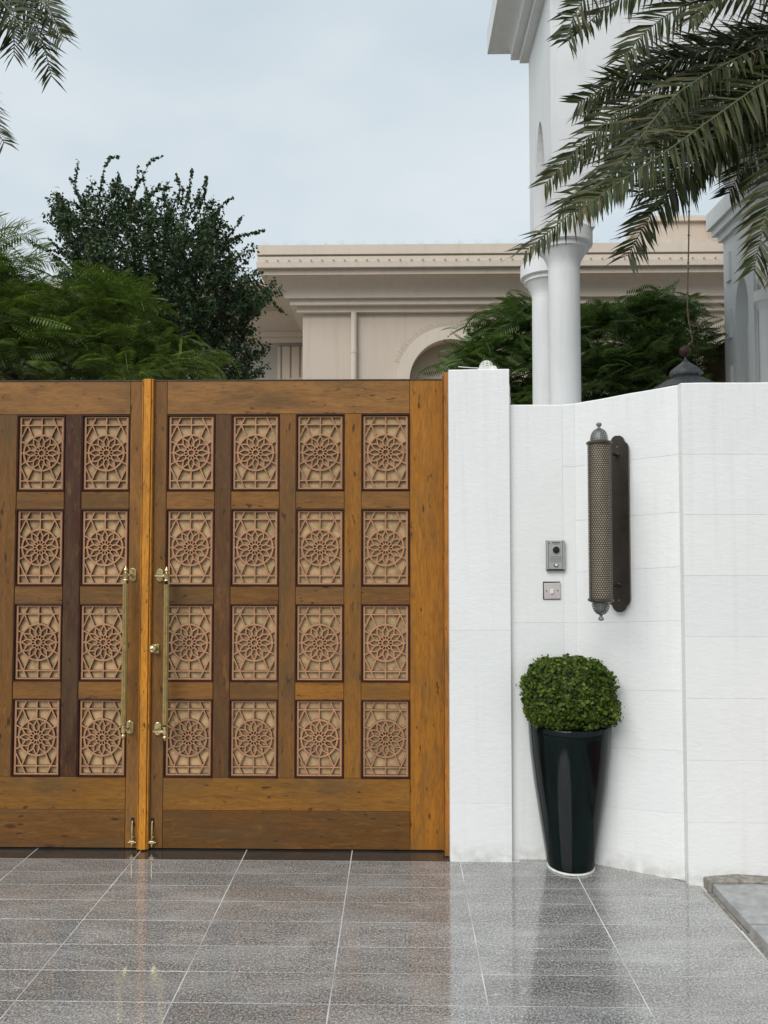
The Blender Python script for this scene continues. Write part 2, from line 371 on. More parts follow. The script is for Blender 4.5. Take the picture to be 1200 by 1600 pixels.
for k in range(len(cols)-1):
    if cols[k] > -3.6 and cols[k] < 0.3: tile(cols[k], min(cols[k+1], 0.262), rows[0], 4.055, M_GRANDK, 'sill_tile')
tile(0.60, cols[10] , rows[0], 3.95, M_GRAN)

# kerb stones and red bricks on the right
kx0 = Fl(1105, 1390).x; kx1 = kx0+0.262
kerb = thing('kerb', 'weathered grey concrete kerb running from the white wall along the edge of the paving', 'kerb', (1.56, 2.5, 0))
def rough_box(x0, x1, y0, y1, z0, z1, amp, nx=6, ny=10):
    bm = bmesh.new(); bmesh.ops.create_cube(bm, size=1)
    bmesh.ops.subdivide_edges(bm, edges=bm.edges[:], cuts=7, use_grid_fill=True)
    for v in bm.verts:
        e = 0.5-max(abs(v.co.x), abs(v.co.y)); p = Vector((x0+(v.co.x+.5)*(x1-x0), y0+(v.co.y+.5)*(y1-y0), z0+(v.co.z+.5)*(z1-z0)))
        if v.co.z > 0.49 and e < 0.01: p.z -= 0.006; p.x += 0.006*(-1 if v.co.x > 0 else 1)
        nv = noise.noise_vector(p*14); v.co = p+nv*amp
    m = MB(); bm.verts.index_update(); m.v = [tuple(v.co) for v in bm.verts]; m.f = [tuple(x.index for x in f.verts) for f in bm.faces]; bm.free(); return m
ke = [3.555, 3.19, 2.86, 2.5, 2.1, 1.7, 1.3, 0.9, 0.5]
for a, b in zip(ke[:-1], ke[1:]):
    rough_box(kx0+0.012, kx1, b+0.005, a-0.004, -0.03, 0.047, 0.005).build('kerb_stone', M_KERB, kerb, smooth=40)
rough_box(kx0-0.010, kx0+0.020, 0.5, 3.57, -0.04, 0.004, 0.007).build('mortar', M_MORT, kerb, smooth=50)
rough_box(kx0+0.0, 2.6, 3.56, 3.64, -0.03, 0.050, 0.012).build('mortar', M_MORT, kerb, smooth=50)
side = tag(MB().box(kx1+0.004, 4.5, -1, 3.60, -0.04, 0.030).build('sidewalk', M_MORT), kind='structure')
bm_ = MB().cbox(-0.098, 0.098, -0.048, 0.048, -0.02, 0.02, 0.003).mesh('brick', M_BRICK)
for i in range(14):
    for j in range(6):
        link('brick', bm_, side, (kx1+0.115+j*0.204+(0.1 if i % 2 else 0), 3.50-i*0.101, 0.022+random.uniform(-.001, .001)))

# ------------------------------------------------------------------ WHITE WALLS
def blocks(root, A, B, zt0, zt1, thick, z0=-0.03, name='block', joints=(0.285, 0.57, 0.855, 1.14, 1.425, 1.71, 1.995), lift=0.0, vj=()):
    """courses of plastered blocks between plan points A and B; zt0/zt1 = top height at each end; tiny recessed joints"""
    A = Vector((*A, 0)); B = Vector((*B, 0)); d = (B-A); Ln = d.length; d.normalize(); nrm = Vector((d.y, -d.x, 0))
    ang = math.atan2(d.y, d.x); M = Matrix.Translation(A) @ Matrix.Rotation(ang, 4, 'Z')
    core = MB().add([(0, 0.004, z0), (Ln, 0.004, z0), (Ln, thick, z0), (0, thick, z0), (0, 0.004, zt0-0.01), (Ln, 0.004, zt1-0.01), (Ln, thick, zt1-0.01), (0, thick, zt0-0.01)],
                    [(0, 3, 2, 1), (4, 5, 6, 7), (0, 1, 5, 4), (1, 2, 6, 5), (2, 3, 7, 6), (3, 0, 4, 7)])
    core.xform(M).build('core', M_WHITE, root)
    zs = [z0]+list(joints)+[None]
    for i in range(len(zs)-1):
        a, b = zs[i], zs[i+1]
        xs = [0]+[v*Ln for v in (vj[i] if i < len(vj) else ())]+[Ln]
        for xa, xb in zip(xs[:-1], xs[1:]):
            def zz(z, x): return (zt0+(zt1-zt0)*x/Ln) if z is None else z+lift*x/Ln
            nn = max(2, int((xb-xa)/0.05)); g = 0.0003; top = b is None
            m = MB(); c = 0.0008; V = []
            for k in range(nn+1):
                x = xa+(xb-xa)*k/nn; ta = zz(a, x)+(g if i else 0); tb = zz(b, x)-(0 if top else g)
                if top: tb += noise.noise(Vector((x*7+A.x*3, A.y, 2)))*0.003
                x = min(max(x, xa+g), xb-g)
                V += [(x, c, ta), (x, 0, ta+c), (x, 0, tb-(0.006 if top else c)), (x, 0.006 if top else c, tb), (x, thick if top else 0.02, tb), (x, 0.02, ta)]
            F = []
            for k in range(nn):
                for q in range(6):
                    F.append((k*6+q, (k+1)*6+q, (k+1)*6+(q+1) % 6, k*6+(q+1) % 6))
            F.append((0, 1, 2, 3, 4, 5)); e = nn*6; F.append((e+5, e+4, e+3, e+2, e+1, e))
            m.add(V, F).xform(M).build(name, M_WHITE, root)

px_pl, px_pr = Fl(703.5, 1345.5).x, Fl(800, 1345.5).x
ztp = PZ(577, 3.88, 750)
pil = thing('gate_pillar', 'white plastered pillar between the timber gate and the wall with the intercom', 'pillar', ((px_pl+px_pr)/2, 4.0, 0))
blocks(pil, (px_pl, 3.88), (px_pr, 3.88), ztp, ztp+0.002, 0.26, joints=(0.285, 1.14), vj=())
MB().prism([(px_pr-0.05, 0), (px_pr+0.02, 0), (px_pr+0.02, ztp-0.075), (px_pr+0.016, ztp-0.05), (px_pr+0.008, ztp-0.03), (px_pr-0.004, ztp-0.015), (px_pr-0.05, ztp-0.012)], 3.99, 4.25).build('back_pier', M_WHITE, pil)
MB().tube([(px_pr+0.021, 4.02, ztp-0.15), (px_pr+0.021, 4.02, ztp-0.115)], 0.006, 8).build('hinge', M_PWHITE, pil)
lpx = PX(-247, 3.88, 960)
pil2 = thing('gate_pillar', 'white plastered pillar at the far left end of the timber gate', 'pillar', (lpx-0.16, 4.0, 0))
blocks(pil2, (lpx-0.32, 3.88), (lpx, 3.88), ztp, ztp, 0.26, joints=(0.285, 1.14))
MB().box(lpx-3, lpx-0.325, 3.95, 4.15, -0.03, 2.3).build('wall_panel', M_WHITE, pil2)

Ax, Ay = Fl(884, 1342).x, 3.91
Bx, By = Fl(1068, 1373).x, 3.675
zA, zB = PZ(632, 3.91, 884), PZ(601, 3.675, 1066)
wl = thing('boundary_wall', 'white plastered recessed wall carrying the intercom and the pierced metal wall lamp', 'wall', (1.0, 3.95, 0))
blocks(wl, (px_pr+0.003, 3.91), (Ax, Ay), zA, zA, 0.2, joints=(1.175,), vj=())
# gentle bend in three facets
mid1 = (Ax+(Bx-Ax)*0.12, Ay-(Ay-By)*0.05)
blocks(wl, (Ax, Ay), mid1, zA, zA+0.004, 0.2, joints=(0.275, 1.175, 1.965), lift=0.0)
blocks(wl, mid1, (Bx, By), zA+0.004, zB, 0.2, joints=(0.275, 0.565, 0.845, 1.175, 1.43, 1.69, 1.965), lift=0.035)
Cx = Fl(1073, 1380).x
zC = PZ(598, 3.63, 1075)
wr = thing('boundary_wall', 'white plastered wall at the right edge standing behind the concrete kerb', 'wall', (2.6, 3.7, 0))
blocks(wr, (Cx, 3.63), (5.6, 3.63), zC, zC+0.01, 0.24, vj=((0.45,), (0.2, 0.7), (0.42,), (0.36, 0.6), (0.38,), (0.25, 0.6), (0.55,), (0.3,)))

# lattice cap lamp on the pillar
c = P(760, 575, 3.96); c.z = ztp
orn = thing('pillar_lamp', 'small white pierced dome lamp on top of the pillar beside the gate', 'lamp', c)
MB().prism([(c.x-0.050, c.z-0.004), (c.x+0.050, c.z-0.004), (c.x+0.050, c.z+0.016), (c.x+0.044, c.z+0.020), (c.x+0.044, c.z+0.026), (c.x-0.036, c.z+0.026), (c.x-0.050, c.z+0.006)], c.y-0.045, c.y+0.045).build('base', M_PWHITE, orn)
prof = [(0.036*math.cos(a)*1.02+0.001, 0.028+0.036*math.sin(a)) for a in [i*PI/2/5-0.15 for i in range(6)]]
perforate(MB().lathe([(0.030, 0.026)]+prof, 10, c, cap=False), 0.0032, M_PWHITE, 'pierced_dome', orn)
MB().lathe([(0.024, 0.026), (0.026, 0.04), (0.012, 0.058)], 12, c).build('bulb', M_PEWTL, orn)
tag(MB().tube([P(716, 573, 3.93), P(735, 574.6, 3.92), P(752, 575.4, 3.915)], 0.0022, 5).build('wire', M_PWHITE), 'thin pale wire lying on top of the pillar beside the pierced dome lamp', 'wire')

# ------------------------------------------------------------------ THE GATE
GY = 4.0
gx = lambda px: PX(px, GY, 931)
gz = lambda py: PZ(py, GY, 400)
TOP, BOT = gz(595), 0.006
yr = [(647, 767.5), (795.5, 916), (944.5, 1065), (1093.5, 1215)]
C_WARM = (0.285, 0.122, 0.020); C_MID = (0.225, 0.102, 0.026); C_BRN = (0.17, 0.078, 0.021); C_DK = (0.095, 0.043, 0.017); C_PURP = (0.052, 0.018, 0.011)
C_OR = (0.62, 0.26, 0.030)

# carved lattice: one mesh shared by all panels (units of the rosette drawing, 1u = 0.2916 mm)
U = 0.0002916
def lattice_mesh():
    m = MB(); cnt = [0]
    def strip(a, b, wd=26, ext=4):
        a = Vector(a); b = Vector(b); d = (b-a).normalized(); n = Vector((-d.y, d.x))*wd/2; a -= d*ext; b += d*ext
        h = 0.0002*(cnt[0] % 9); cnt[0] += 1; bev = n*0.7
        q = [a-n, b-n, b+n, a+n]; qi = [a-bev, b-bev, b+bev, a+bev]
        m.add([(p.x*U, 0.016, p.y*U) for p in q]+[(p.x*U, 0.0015+h, p.y*U) for p in q]+[(p.x*U, h, p.y*U) for p in qi],
              [(0, 1, 5, 4), (1, 2, 6, 5), (2, 3, 7, 6), (3, 0, 4, 7), (4, 5, 9, 8), (5, 6, 10, 9), (6, 7, 11, 10), (7, 4, 8, 11), (8, 9, 10, 11)])
    def pol(r, deg): a = math.radians(deg); return (r*math.sin(a), r*math.cos(a))
    def ring(r, wd, n):
        V = []; h = 0.0002*(cnt[0] % 9)-0.0004; cnt[0] += 1
        for k in range(n):
            for rr, y in ((r-wd/2, 0.016), (r-wd/2, 0.0015+h), (r-wd*0.3, h), (r+wd*0.3, h), (r+wd/2, 0.0015+h), (r+wd/2, 0.016)):
                p = pol(rr, 360*k/n); V.append((p[0]*U, y, p[1]*U))
        m.add(V, [(k*6+q, k*6+q+1, ((k+1) % n)*6+q+1, ((k+1) % n)*6+q) for k in range(n) for q in range(5)])
    ring(322, 34, 48); ring(57, 26, 20)
    for k in range(12):
        a = 30*k
        strip(pol(310, a), pol(206, a+15)); strip(pol(310, a), pol(206, a-15))
        strip(pol(206, a+15), pol(142, a+15), 30)
        strip(pol(142, a+15), pol(112, a+1), 22); strip(pol(142, a+15), pol(112, a+29), 22)
        strip(pol(118, a), pol(62, a), 19)
    for sx in (-1, 1):
        strip((sx*362, 0), (sx*330, 0))
        for sz in (-1, 1):
            NZ = 505
            strip((sx*200, sz*630), (sx*366, sz*284)); strip((sx*262, sz*NZ), pol(330, sx*(30 if sz > 0 else 150)))
            strip(pol(330, sx*(60 if sz > 0 else 120)), (sx*366, sz*206))
    for sz in (-1, 1):
        strip((-366, sz*505), (366, sz*505)); strip((0, sz*330), (0, sz*636))
    for sx in (-1, 1): strip((sx*382, -671), (sx*382, 671), 38, 0)
    for sz in (-1, 1): strip((-400, sz*652), (400, sz*652), 40, 0)
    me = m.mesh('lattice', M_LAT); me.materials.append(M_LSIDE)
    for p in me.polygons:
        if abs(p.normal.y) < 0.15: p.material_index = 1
    return me
LAT = lattice_mesh()
PW, PH = 0.2530/2, 0.4015/2                                  # half size of an opening
def moulding_mesh():
    m = MB(); b = 0.011
    o = [(-PW, -PH), (PW, -PH), (PW, PH), (-PW, PH)]; i_ = [(-PW+b, -PH+b), (PW-b, -PH+b), (PW-b, PH-b), (-PW+b, PH-b)]
    md = [(-PW+b*.45, -PH+b*.45), (PW-b*.45, -PH+b*.45), (PW-b*.45, PH-b*.45), (-PW+b*.45, PH-b*.45)]
    V = [(x, -0.003, z) for x, z in o]+[(x, -0.004, z) for x, z in md]+[(x, 0.010, z) for x, z in i_]+[(x, 0.03, z) for x, z in i_]+[(x, 0.01, z) for x, z in o]
    F = []
    for k in range(4):
        n = (k+1) % 4; F += [(k, n, 4+n, 4+k), (4+k, 4+n, 8+n, 8+k), (8+k, 8+n, 12+n, 12+k), (16+k, 16+n, n, k)]
    return m.add(V, F).mesh('moulding', M_MOULD)
MOULD = moulding_mesh()
BACKB = MB().box(-PW+0.002, PW-0.002, 0.0235, 0.036, -PH+0.002, PH-0.002).mesh('panel', M_BACK)

def wood_piece(leaf, name, x0, x1, z0, z1, tint, horiz, proud=0.0):
    j = random.uniform(0.88, 1.12); tint = tuple(t*j for t in tint)
    g = 0.0008
    cx, cz = (x0+x1)/2, (z0+z1)/2
    me = MB().cbox(x0-cx+g, x1-cx-g, -proud, 0.045, z0-cz+g, z1-cz-g, 0.0018).mesh(name, W_H if horiz else W_V)
    return link(name, me, leaf, Vector((cx, GY, cz))-leaf.location, tint)
def make_leaf(cols_px, stiles, munt, leaf, tints, rail_t):
    for (a, b), t, p in stiles: wood_piece(leaf, 'stile', gx(a), gx(b), BOT, TOP, t, False, p)
    xs0, xs1 = gx(rail_t[0]), gx(rail_t[1])
    zt = gz(647); zb = gz(1215.5); z2 = gz(1267)
    wood_piece(leaf, 'rail', xs0, xs1, zt, TOP, (0.245, 0.118, 0.036), True)
    wood_piece(leaf, 'rail', xs0, xs1, z2, zb, (0.245, 0.110, 0.019), True)
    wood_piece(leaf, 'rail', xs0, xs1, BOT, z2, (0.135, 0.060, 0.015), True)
    for (a, b), t in munt: wood_piece(leaf, 'muntin', gx(a), gx(b), zb, zt, t, False, random.choice((-.0006, 0, .0006)))
    for ci, cpx in enumerate(cols_px):
        cx = gx(cpx)
        for r in range(3):
            wood_piece(leaf, 'cross_rail', cx-PW, cx+PW, gz(yr[r+1][0]), gz(yr[r][1]), random.choice(([C_BRN, C_MID, (0.155, 0.080, 0.030)], [C_BRN, C_MID, (0.20, 0.098, 0.034)], [C_WARM, C_MID, C_WARM, C_BRN])[r]), True)
        for a, b in yr:
            cz = (gz(a)+gz(b))/2; hz = (gz(a)-gz(b))/2
            pn = link('panel', BACKB, leaf, Vector((cx, GY, cz))-leaf.location, (random.uniform(.88, 1.06),)*3)
            s = hz/PH
            t = random.uniform(0.85, 1.08)
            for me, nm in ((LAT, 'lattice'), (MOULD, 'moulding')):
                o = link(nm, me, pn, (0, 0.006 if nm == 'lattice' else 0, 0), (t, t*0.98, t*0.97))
    MB().box(min(gx(cols_px[0]), gx(cols_px[-1]))-0.2, max(gx(cols_px[0]), gx(cols_px[-1]))+0.2, GY+0.0455, GY+0.055, BOT+0.02, TOP-0.02).build('back_board', M_GATEBACK, leaf)

right = thing('gate_leaf', 'right leaf of the carved timber gate, fully in view, with a round brass knob', 'gate', (gx(460), GY, 0), 'leaves of the carved timber gate')
left = thing('gate_leaf', 'left leaf of the carved timber gate cut off by the left edge of the photo', 'gate', (gx(-10), GY, 0), 'leaves of the carved timber gate')
TN = [C_WARM, C_MID, C_MID, (0.20, 0.105, 0.045), (0.25, 0.125, 0.05)]
make_leaf([296, 397.5, 499.5, 602.5], [((228, 258), C_BRN, 0), ((640.5, 694), (0.305, 0.125, 0.015), 0)],
          [((334, 359.5), C_DK), ((435.5, 461.5), C_BRN), ((537.5, 564.5), C_WARM)], right, TN, (258, 640.5))
make_leaf([-149, -47, 60, 162], [((200, 228), C_MID, 0), ((-236, -182), C_WARM, 0)],
          [((98, 124), C_PURP), ((-9, 22), C_BRN), ((-111, -85), C_DK)], left, TN, (-182, 200))
# thin top caps (grey worn edge)
for lf, a, b in ((right, 228, 694), (left, -236, 228)):
    MB().box(gx(a)+0.001, gx(b)-0.001, GY-0.003, GY+0.05, TOP+0.0005, TOP+0.006).build('top_cap', M_BARK, lf)
    MB().box(gx(a)+0.001, gx(b)-0.001, GY+0.012, GY+0.03, 0.001, BOT-0.0005).build('bottom_seal', M_GAP, lf)
# astragal strip on the left leaf, a slightly brighter timber
ac = gx(228.8)
def strip_obj(name, x0, x1, y0, y1, parent, tint, z0=BOT, z1=TOP+0.008):
    cx, cz = (x0+x1)/2, (z0+z1)/2
    return link(name, MB().cbox(x0-cx, x1-cx, 0, y1-y0, z0-cz, z1-cz, 0.002).mesh(name, W_V), parent, Vector((cx, y0, cz))-parent.location, tint)
strip_obj('astragal', ac-0.029, ac+0.031, GY-0.014, GY-0.0005, left, (0.42, 0.165, 0.028))
strip_obj('astragal', ac-0.019, ac+0.018, GY-0.024, GY-0.0145, left, C_OR)
strip_obj('astragal', ac-0.0285, ac-0.0225, GY-0.019, GY-0.0145, left, C_OR)
strip_obj('astragal', ac+0.0215, ac+0.0275, GY-0.019, GY-0.0145, left, C_OR)
for py in (620, 1017, 1080, 1140, 1300, 760):
    z = gz(py); MB().lathe([(0.0028, 0), (0.0022, 0.0012)], 8).xform(Matrix.Translation((ac+random.uniform(-.004, .004), GY-0.0245, z)) @ Matrix.Rotation(PI/2, 4, 'X')).build('nail', M_RUST, left)
# jamb posts
for a, b, nm, lab in ((694.5, 703.3, 'jamb_post', 'slim orange timber post squeezed between the gate and the white pillar'), (-246, -237, 'jamb_post', 'slim timber post at the left end of the gate')):
    j = thing(nm, lab, 'post', ((gx(a)+gx(b))/2, 3.96, 0))
    x0, x1 = PX(a, 3.93, 931), PX(b, 3.93, 931)-0.001
    strip_obj('post', x0, x1, 3.93, 4.06, j, (0.40, 0.165, 0.032), 0.004, TOP+0.026)
    strip_obj('bead', x0-0.006, x0-0.0005, 3.955, 4.0, j, (0.30, 0.12, 0.026), 0.02, TOP+0.012)

# brass pull handles
def pull_handle(leaf, bx_t, bx_b, rose_t, rose_b, z_t, z_b):
    h = thing('pull_handle', '', '', (0, 0, 0)); 
    for k in ('label', 'category'):
        if k in h: del h[k]
    h.parent = leaf; yb = GY-0.068
    zt, zb = gz(910), gz(1128)
    top = Vector((PX(bx_t, yb, 900), yb, z_t)); bot = Vector((PX(bx_b, yb, 1136), yb, z_b))
    h.location = (top+bot)/2-leaf.location
    # fluted bar
    m = MB(); n = 20; rr = []
    a, b = top.lerp(bot, 0.055), top.lerp(bot, 0.955)
    for q, (p) in enumerate((a, b)):
        for k in range(n): 
            r = 0.0142 if k % 2 else 0.0122; an = 2*PI*k/n; m.v.append((p.x+r*math.cos(an), p.y+r*math.sin(an), p.z))
    m.f = [(k, (k+1) % n, n+(k+1) % n, n+k) for k in range(n)]+[tuple(range(n)), tuple(range(n, 2*n))]
    m.build('bar', M_BRASS, h)
    for p, sgn, rose_px, py in ((top, 1, rose_t, 898), (bot, -1, rose_b, 1137)):
        f = [(0.016, -0.026), (0.0165, -0.022), (0.012, -0.017), (0.0085, -0.014), (0.013, -0.011), (0.0135, 0.010), (0.008, 0.013), (0.006, 0.018), (0.0115, 0.024), (0.0125, 0.027), (0.011, 0.031), (0.004, 0.043), (0.0012, 0.048)]
        if sgn < 0: f = [(r, -z) for r, z in f][::-1]
        MB().lathe(f, 18, p).build('finial', M_BRASSD, h, smooth=50)
        rx = PX(rose_px, GY, py)
        q = Vector((rx, GY-0.012, p.z))
        MB().tube([q, Vector((rx, yb+0.004, p.z)), Vector((p.x, yb, p.z))], [0.008, 0.008, 0.008], 8).build('arm', M_BRASSD, h, smooth=50)
        o = []                                               # oval rose plate
        for k in range(24):
            a_ = 2*PI*k/24; o.append((rx+0.019*math.cos(a_), p.z+0.019*math.sin(a_)+(0.016 if math.sin(a_) > 0 else -0.016)))
        oi = [(rx+(x-rx)*0.8, p.z+(z-p.z)*0.86) for x, z in o]
        m = MB(); n = 24
        m.add([(x, GY-0.001, z) for x, z in o]+[(x, GY-0.008, z) for x, z in o]+[(x, GY-0.012, z) for x, z in oi],
              [(k, (k+1) % n, n+(k+1) % n, n+k) for k in range(n)]+[(n+k, n+(k+1) % n, 2*n+(k+1) % n, 2*n+k) for k in range(n)]+[tuple(range(2*n, 3*n))])
        m.build('rose', M_BRASSD, h, smooth=30)
    return h
pull_handle(left, 196.5, 193, 208, 203.5, gz(898), gz(1137))
pull_handle(right, 260.5, 258, 250, 247, gz(899), gz(1139))
# square rose with round knob
kx, kz = gx(243), gz(1014)
k = link('knob', None, right, Vector((kx, GY, kz))-right.location)
def loc_mesh(m, name, mat, parent, smooth=None): return link(name, m.mesh(name, mat, (0, 0, 0), smooth), parent)
loc_mesh(MB().cbox(-0.024, 0.024, -0.006, -0.0005, -0.024, 0.024, 0.002), 'rose', M_BRASSD, k)
loc_mesh(MB().lathe([(0.010, 0), (0.009, 0.012), (0.019, 0.02), (0.0215, 0.03), (0.019, 0.038), (0.010, 0.043), (0.002, 0.044)], 20).xform(Matrix.Translation((0, -0.006, 0.003)) @ Matrix.Rotation(PI/2, 4, 'X')), 'grip', M_BRASSD, k, 60)
loc_mesh(MB().box(-0.007, 0.007, -0.054, -0.0505, 0.001, 0.005), 'key_slot', M_BLACK, k)
# drop bolts at the foot of each leaf
for lf, px, dz in ((left, 207.5, 0), (right, 238.5, 0.004)):
    bx = PX(px, GY, 1290); zt = PZ(1283, GY, 220); b = link('drop_bolt', None, lf, Vector((bx, GY, zt-0.05))-lf.location)
    T = 0.05
    loc_mesh(MB().cbox(-0.009, 0.009, -0.0015, -0.0004, T-0.022, T+0.018, 0.0005), 'slot', M_GAP, b)
    loc_mesh(MB().tube([(0, -0.004, T+0.002), (0, -0.010, T-0.012), (0, -0.011, -0.040)], 0.0042, 8), 'rod', M_BRASSD, b, 50)
    loc_mesh(MB().cbox(-0.013, 0.013, -0.016, -0.0005, -0.062, -0.046, 0.003), 'keeper', M_BRASSD, b)
    loc_mesh(MB().tube([(-0.021, -0.009, -0.055), (0.021, -0.009, -0.055)], 0.0045, 8), 'keeper', M_BRASS, b, 50)
    loc_mesh(MB().tube([(0.0, -0.013, -0.03), (0.012, -0.018, -0.022)], 0.005, 8), 'lever', M_BRASSD, b, 50)
    loc_mesh(MB().lathe([(0.004, -0.075), (0.006, -0.07), (0.004, -0.062)], 10, (0, -0.01, 0)), 'tip', M_BRASSD, b, 50)

# ------------------------------------------------------------------ wall fittings
c = P(867, 868, 3.91)
ic = thing('intercom', 'silver video door intercom with round black camera and speaker grooves, on the white wall', 'intercom', c)
def rb(x0, x1, z0, z1, y0, y1, c_=0.002): return MB().cbox(c.x+x0, c.x+x1, 3.91-y1, 3.91-y0, c.z+z0, c.z+z1, c_)
rb(-0.046, 0.046, -0.076, 0.076, 0.0005, 0.018).build('housing', M_SILVD, ic)
rb(-0.046, -0.036, -0.070, 0.074, 0.0185, 0.024).build('side_rail', M_SILV, ic)
rb(0.036, 0.046, -0.070, 0.074, 0.0185, 0.024).build('side_rail', M_SILV, ic)
rb(-0.035, 0.034, -0.068, 0.076, 0.0185, 0.026).build('front_plate', M_SILV, ic)
rb(-0.044, 0.044, -0.0755, -0.0715, 0.0185, 0.021, 0.0005).build('rain_gap', M_BLACK, ic)
def disc(x, z, r, y, dep, mat, nm, par, n=24, rr=None):
    return MB().lathe([(r, 0), (r, dep*0.7), ((rr or r*0.85), dep)], n).xform(Matrix.Translation((x, y, z)) @ Matrix.Rotation(PI/2, 4, 'X')).build(nm, mat, par, smooth=40)
disc(c.x, c.z+0.029, 0.022, 3.8835, 0.003, M_SILV, 'camera_ring', ic)
disc(c.x, c.z+0.029, 0.0175, 3.8800, 0.003, M_BLACK, 'camera_lens', ic)
for q in (-0.006, -0.013, -0.021, -0.029): rb(-0.030, 0.030, q-0.0009, q+0.0009, 0.0262, 0.0268, 0.0002).build('groove', M_SILVD, ic)
disc(c.x, c.z-0.047, 0.0105, 3.8835, 0.005, M_PEWTL, 'call_button', ic)
disc(c.x, c.z-0.046, 0.0070, 3.878, 0.003, M_PWHITE, 'call_button', ic)
rb(-0.019, 0.020, 0.0625, 0.0665, 0.0262, 0.0267, 0.0002).build('badge', M_BLACK, ic)
rb(-0.010, 0.011, 0.0565, 0.0583, 0.0262, 0.0267, 0.0002).build('badge', M_SILVD, ic)
disc(c.x-0.033, c.z+0.062, 0.0025, 3.883, 0.001, M_BLACK, 'sensor', ic, 10)

c = P(862, 923, 3.91)
sw = thing('bell_switch', 'square off-white bell switch plate set in the white wall below the intercom', 'switch', c)
MB().box(c.x-0.044, c.x+0.0415, 3.9055, 3.9095, c.z-0.044, c.z+0.046).build('back_box', M_BLACK, sw)
def tilt(m): return m.xform(Matrix.Translation(c) @ Matrix.Rotation(math.radians(-1.2), 4, 'Y'))
tilt(MB().cbox(-0.0395, 0.043, -0.010, -0.0050, -0.041, 0.040, 0.0025)).build('plate', M_PLATE, sw)
tilt(MB().cbox(-0.009, 0.0075, -0.0165, -0.0104, -0.016, 0.010, 0.003)).build('rocker', M_PWHITE, sw)
for sx in (-0.0285, 0.029): tilt(MB().lathe([(0.0035, 0), (0.003, 0.001)], 10).xform(Matrix.Translation((sx, -0.0102, 0.0)) @ Matrix.Rotation(PI/2, 4, 'X'))).build('screw', M_BLACK, sw)

# wall lamp: bronze back plate on the slanted wall, pierced tube standing off on two arms
d2 = Vector((Bx-mid1[0], By-mid1[1], 0)).normalized(); nrm = Vector((d2.y, -d2.x, 0))
cc = P(968, 818, 3.80)
t_ = (Vector((cc.x, cc.y, 0))-Vector((mid1[0], mid1[1], 0))).dot(d2); base = Vector((mid1[0], mid1[1], 0))+d2*t_
base.z = cc.z
sl = thing('wall_lamp', 'tall pierced bronze tube lamp on a dark back plate, on the white wall', 'lamp', base)
ML = Matrix.Translation(base) @ Matrix.Rotation(math.atan2(d2.y, d2.x), 4, 'Z')
hp = 0.432; hw = 0.052
sh = []
for sgn in (1, -1):
    pts = [(hw, hp-0.075), (hw, hp-0.062), (hw*0.97, hp-0.052), (hw*0.86, hp-0.040), (hw*0.70, hp-0.033), (hw*0.62, hp-0.030), (hw*0.58, hp-0.020), (hw*0.44, hp-0.008), (hw*0.22, hp-0.001)]
    full = pts+[(-x, z) for x, z in pts[::-1]]
    sh += full if sgn > 0 else [(-x, -z) for x, z in full]
def bev_plate(outline, y_back, y_front, bev):
    n = len(outline); m = MB(); cxs = sum(p[0] for p in outline)/n
    inn = [(x*(1-bev/hw), z-math.copysign(bev, z) if abs(z) > 0.3 else z) for x, z in outline]
    m.add([(x, y_back, z) for x, z in outline]+[(x, y_front+bev, z) for x, z in outline]+[(x, y_front, z) for x, z in inn],
          [(k, (k+1) % n, n+(k+1) % n, n+k) for k in range(n)]+[(n+k, n+(k+1) % n, 2*n+(k+1) % n, 2*n+k) for k in range(n)]+[tuple(range(2*n, 3*n))])
    return m
bev_plate(sh, -0.001, -0.036, 0.004).xform(ML).build('back_plate', M_BRONZE, sl, smooth=35)
AL = 0.345; TR = 0.052
for z in (0.335, -0.30):
    MB().tube([(0, -0.036, z), (-0.012, -0.09, z), (-0.018, -AL, z)], 0.0075, 8).xform(ML).build('arm', M_BRONZE, sl, smooth=50)
    MB().lathe([(0.013, 0), (0.011, 0.006), (0.007, 0.008)], 12).xform(ML @ Matrix.Translation((0, -0.036, z)) @ Matrix.Rotation(PI/2, 4, 'X')).build('collar', M_BRONZE, sl, smooth=50)
for z in (0.375, -0.375): MB().lathe([(0.006, 0), (0.004, 0.003)], 8).xform(ML @ Matrix.Translation((0, -0.0365, z)) @ Matrix.Rotation(PI/2, 4, 'X')).build('screw', M_PEWTL, sl)
ax = ML @ Vector((-0.019, -AL-0.01, 0)); z0, z1 = -0.352, 0.352
ax.z += 0.003
# pierced sleeve: interlocking hexagons and triangles wrapped round the tube
na = 30; cw = 2*PI*TR/na; rh = cw*math.sqrt(3)/2; nr = int((z1-z0)/rh); rh = (z1-z0)/nr
mb = MB(); vid = {}
def kv(i2, j2):                       # midpoints lattice (kagome) on integer half steps
    i2 %= 4*na
    if (i2, j2) not in vid:
        a = 2*PI*i2/(4*na); vid[(i2, j2)] = len(mb.v); mb.v.append((ax.x+TR*math.cos(a), ax.y+TR*math.sin(a), ax.z+z0+j2*rh/2))
    return vid[(i2, j2)]
for r in range(0, 2*nr-1, 2):
    for k in range(na):
        cx4 = 4*k+(2 if (r//2) % 2 else 0)                       # hexagon centre, half-row r+1
        j = r+1
        if j+1 > 2*nr: continue
        hx = [kv(cx4-2, j), kv(cx4-1, j-1), kv(cx4+1, j-1), kv(cx4+2, j), kv(cx4+1, j+1), kv(cx4-1, j+1)]
        mb.f.append(tuple(hx))
        mb.f.append((kv(cx4+2, j), kv(cx4+1, j-1), kv(cx4+3, j-1))); mb.f.append((kv(cx4+2, j), kv(cx4+3, j+1), kv(cx4+1, j+1)))
perforate(mb, 0.00145, M_PEWT, 'pierced_sleeve', sl)
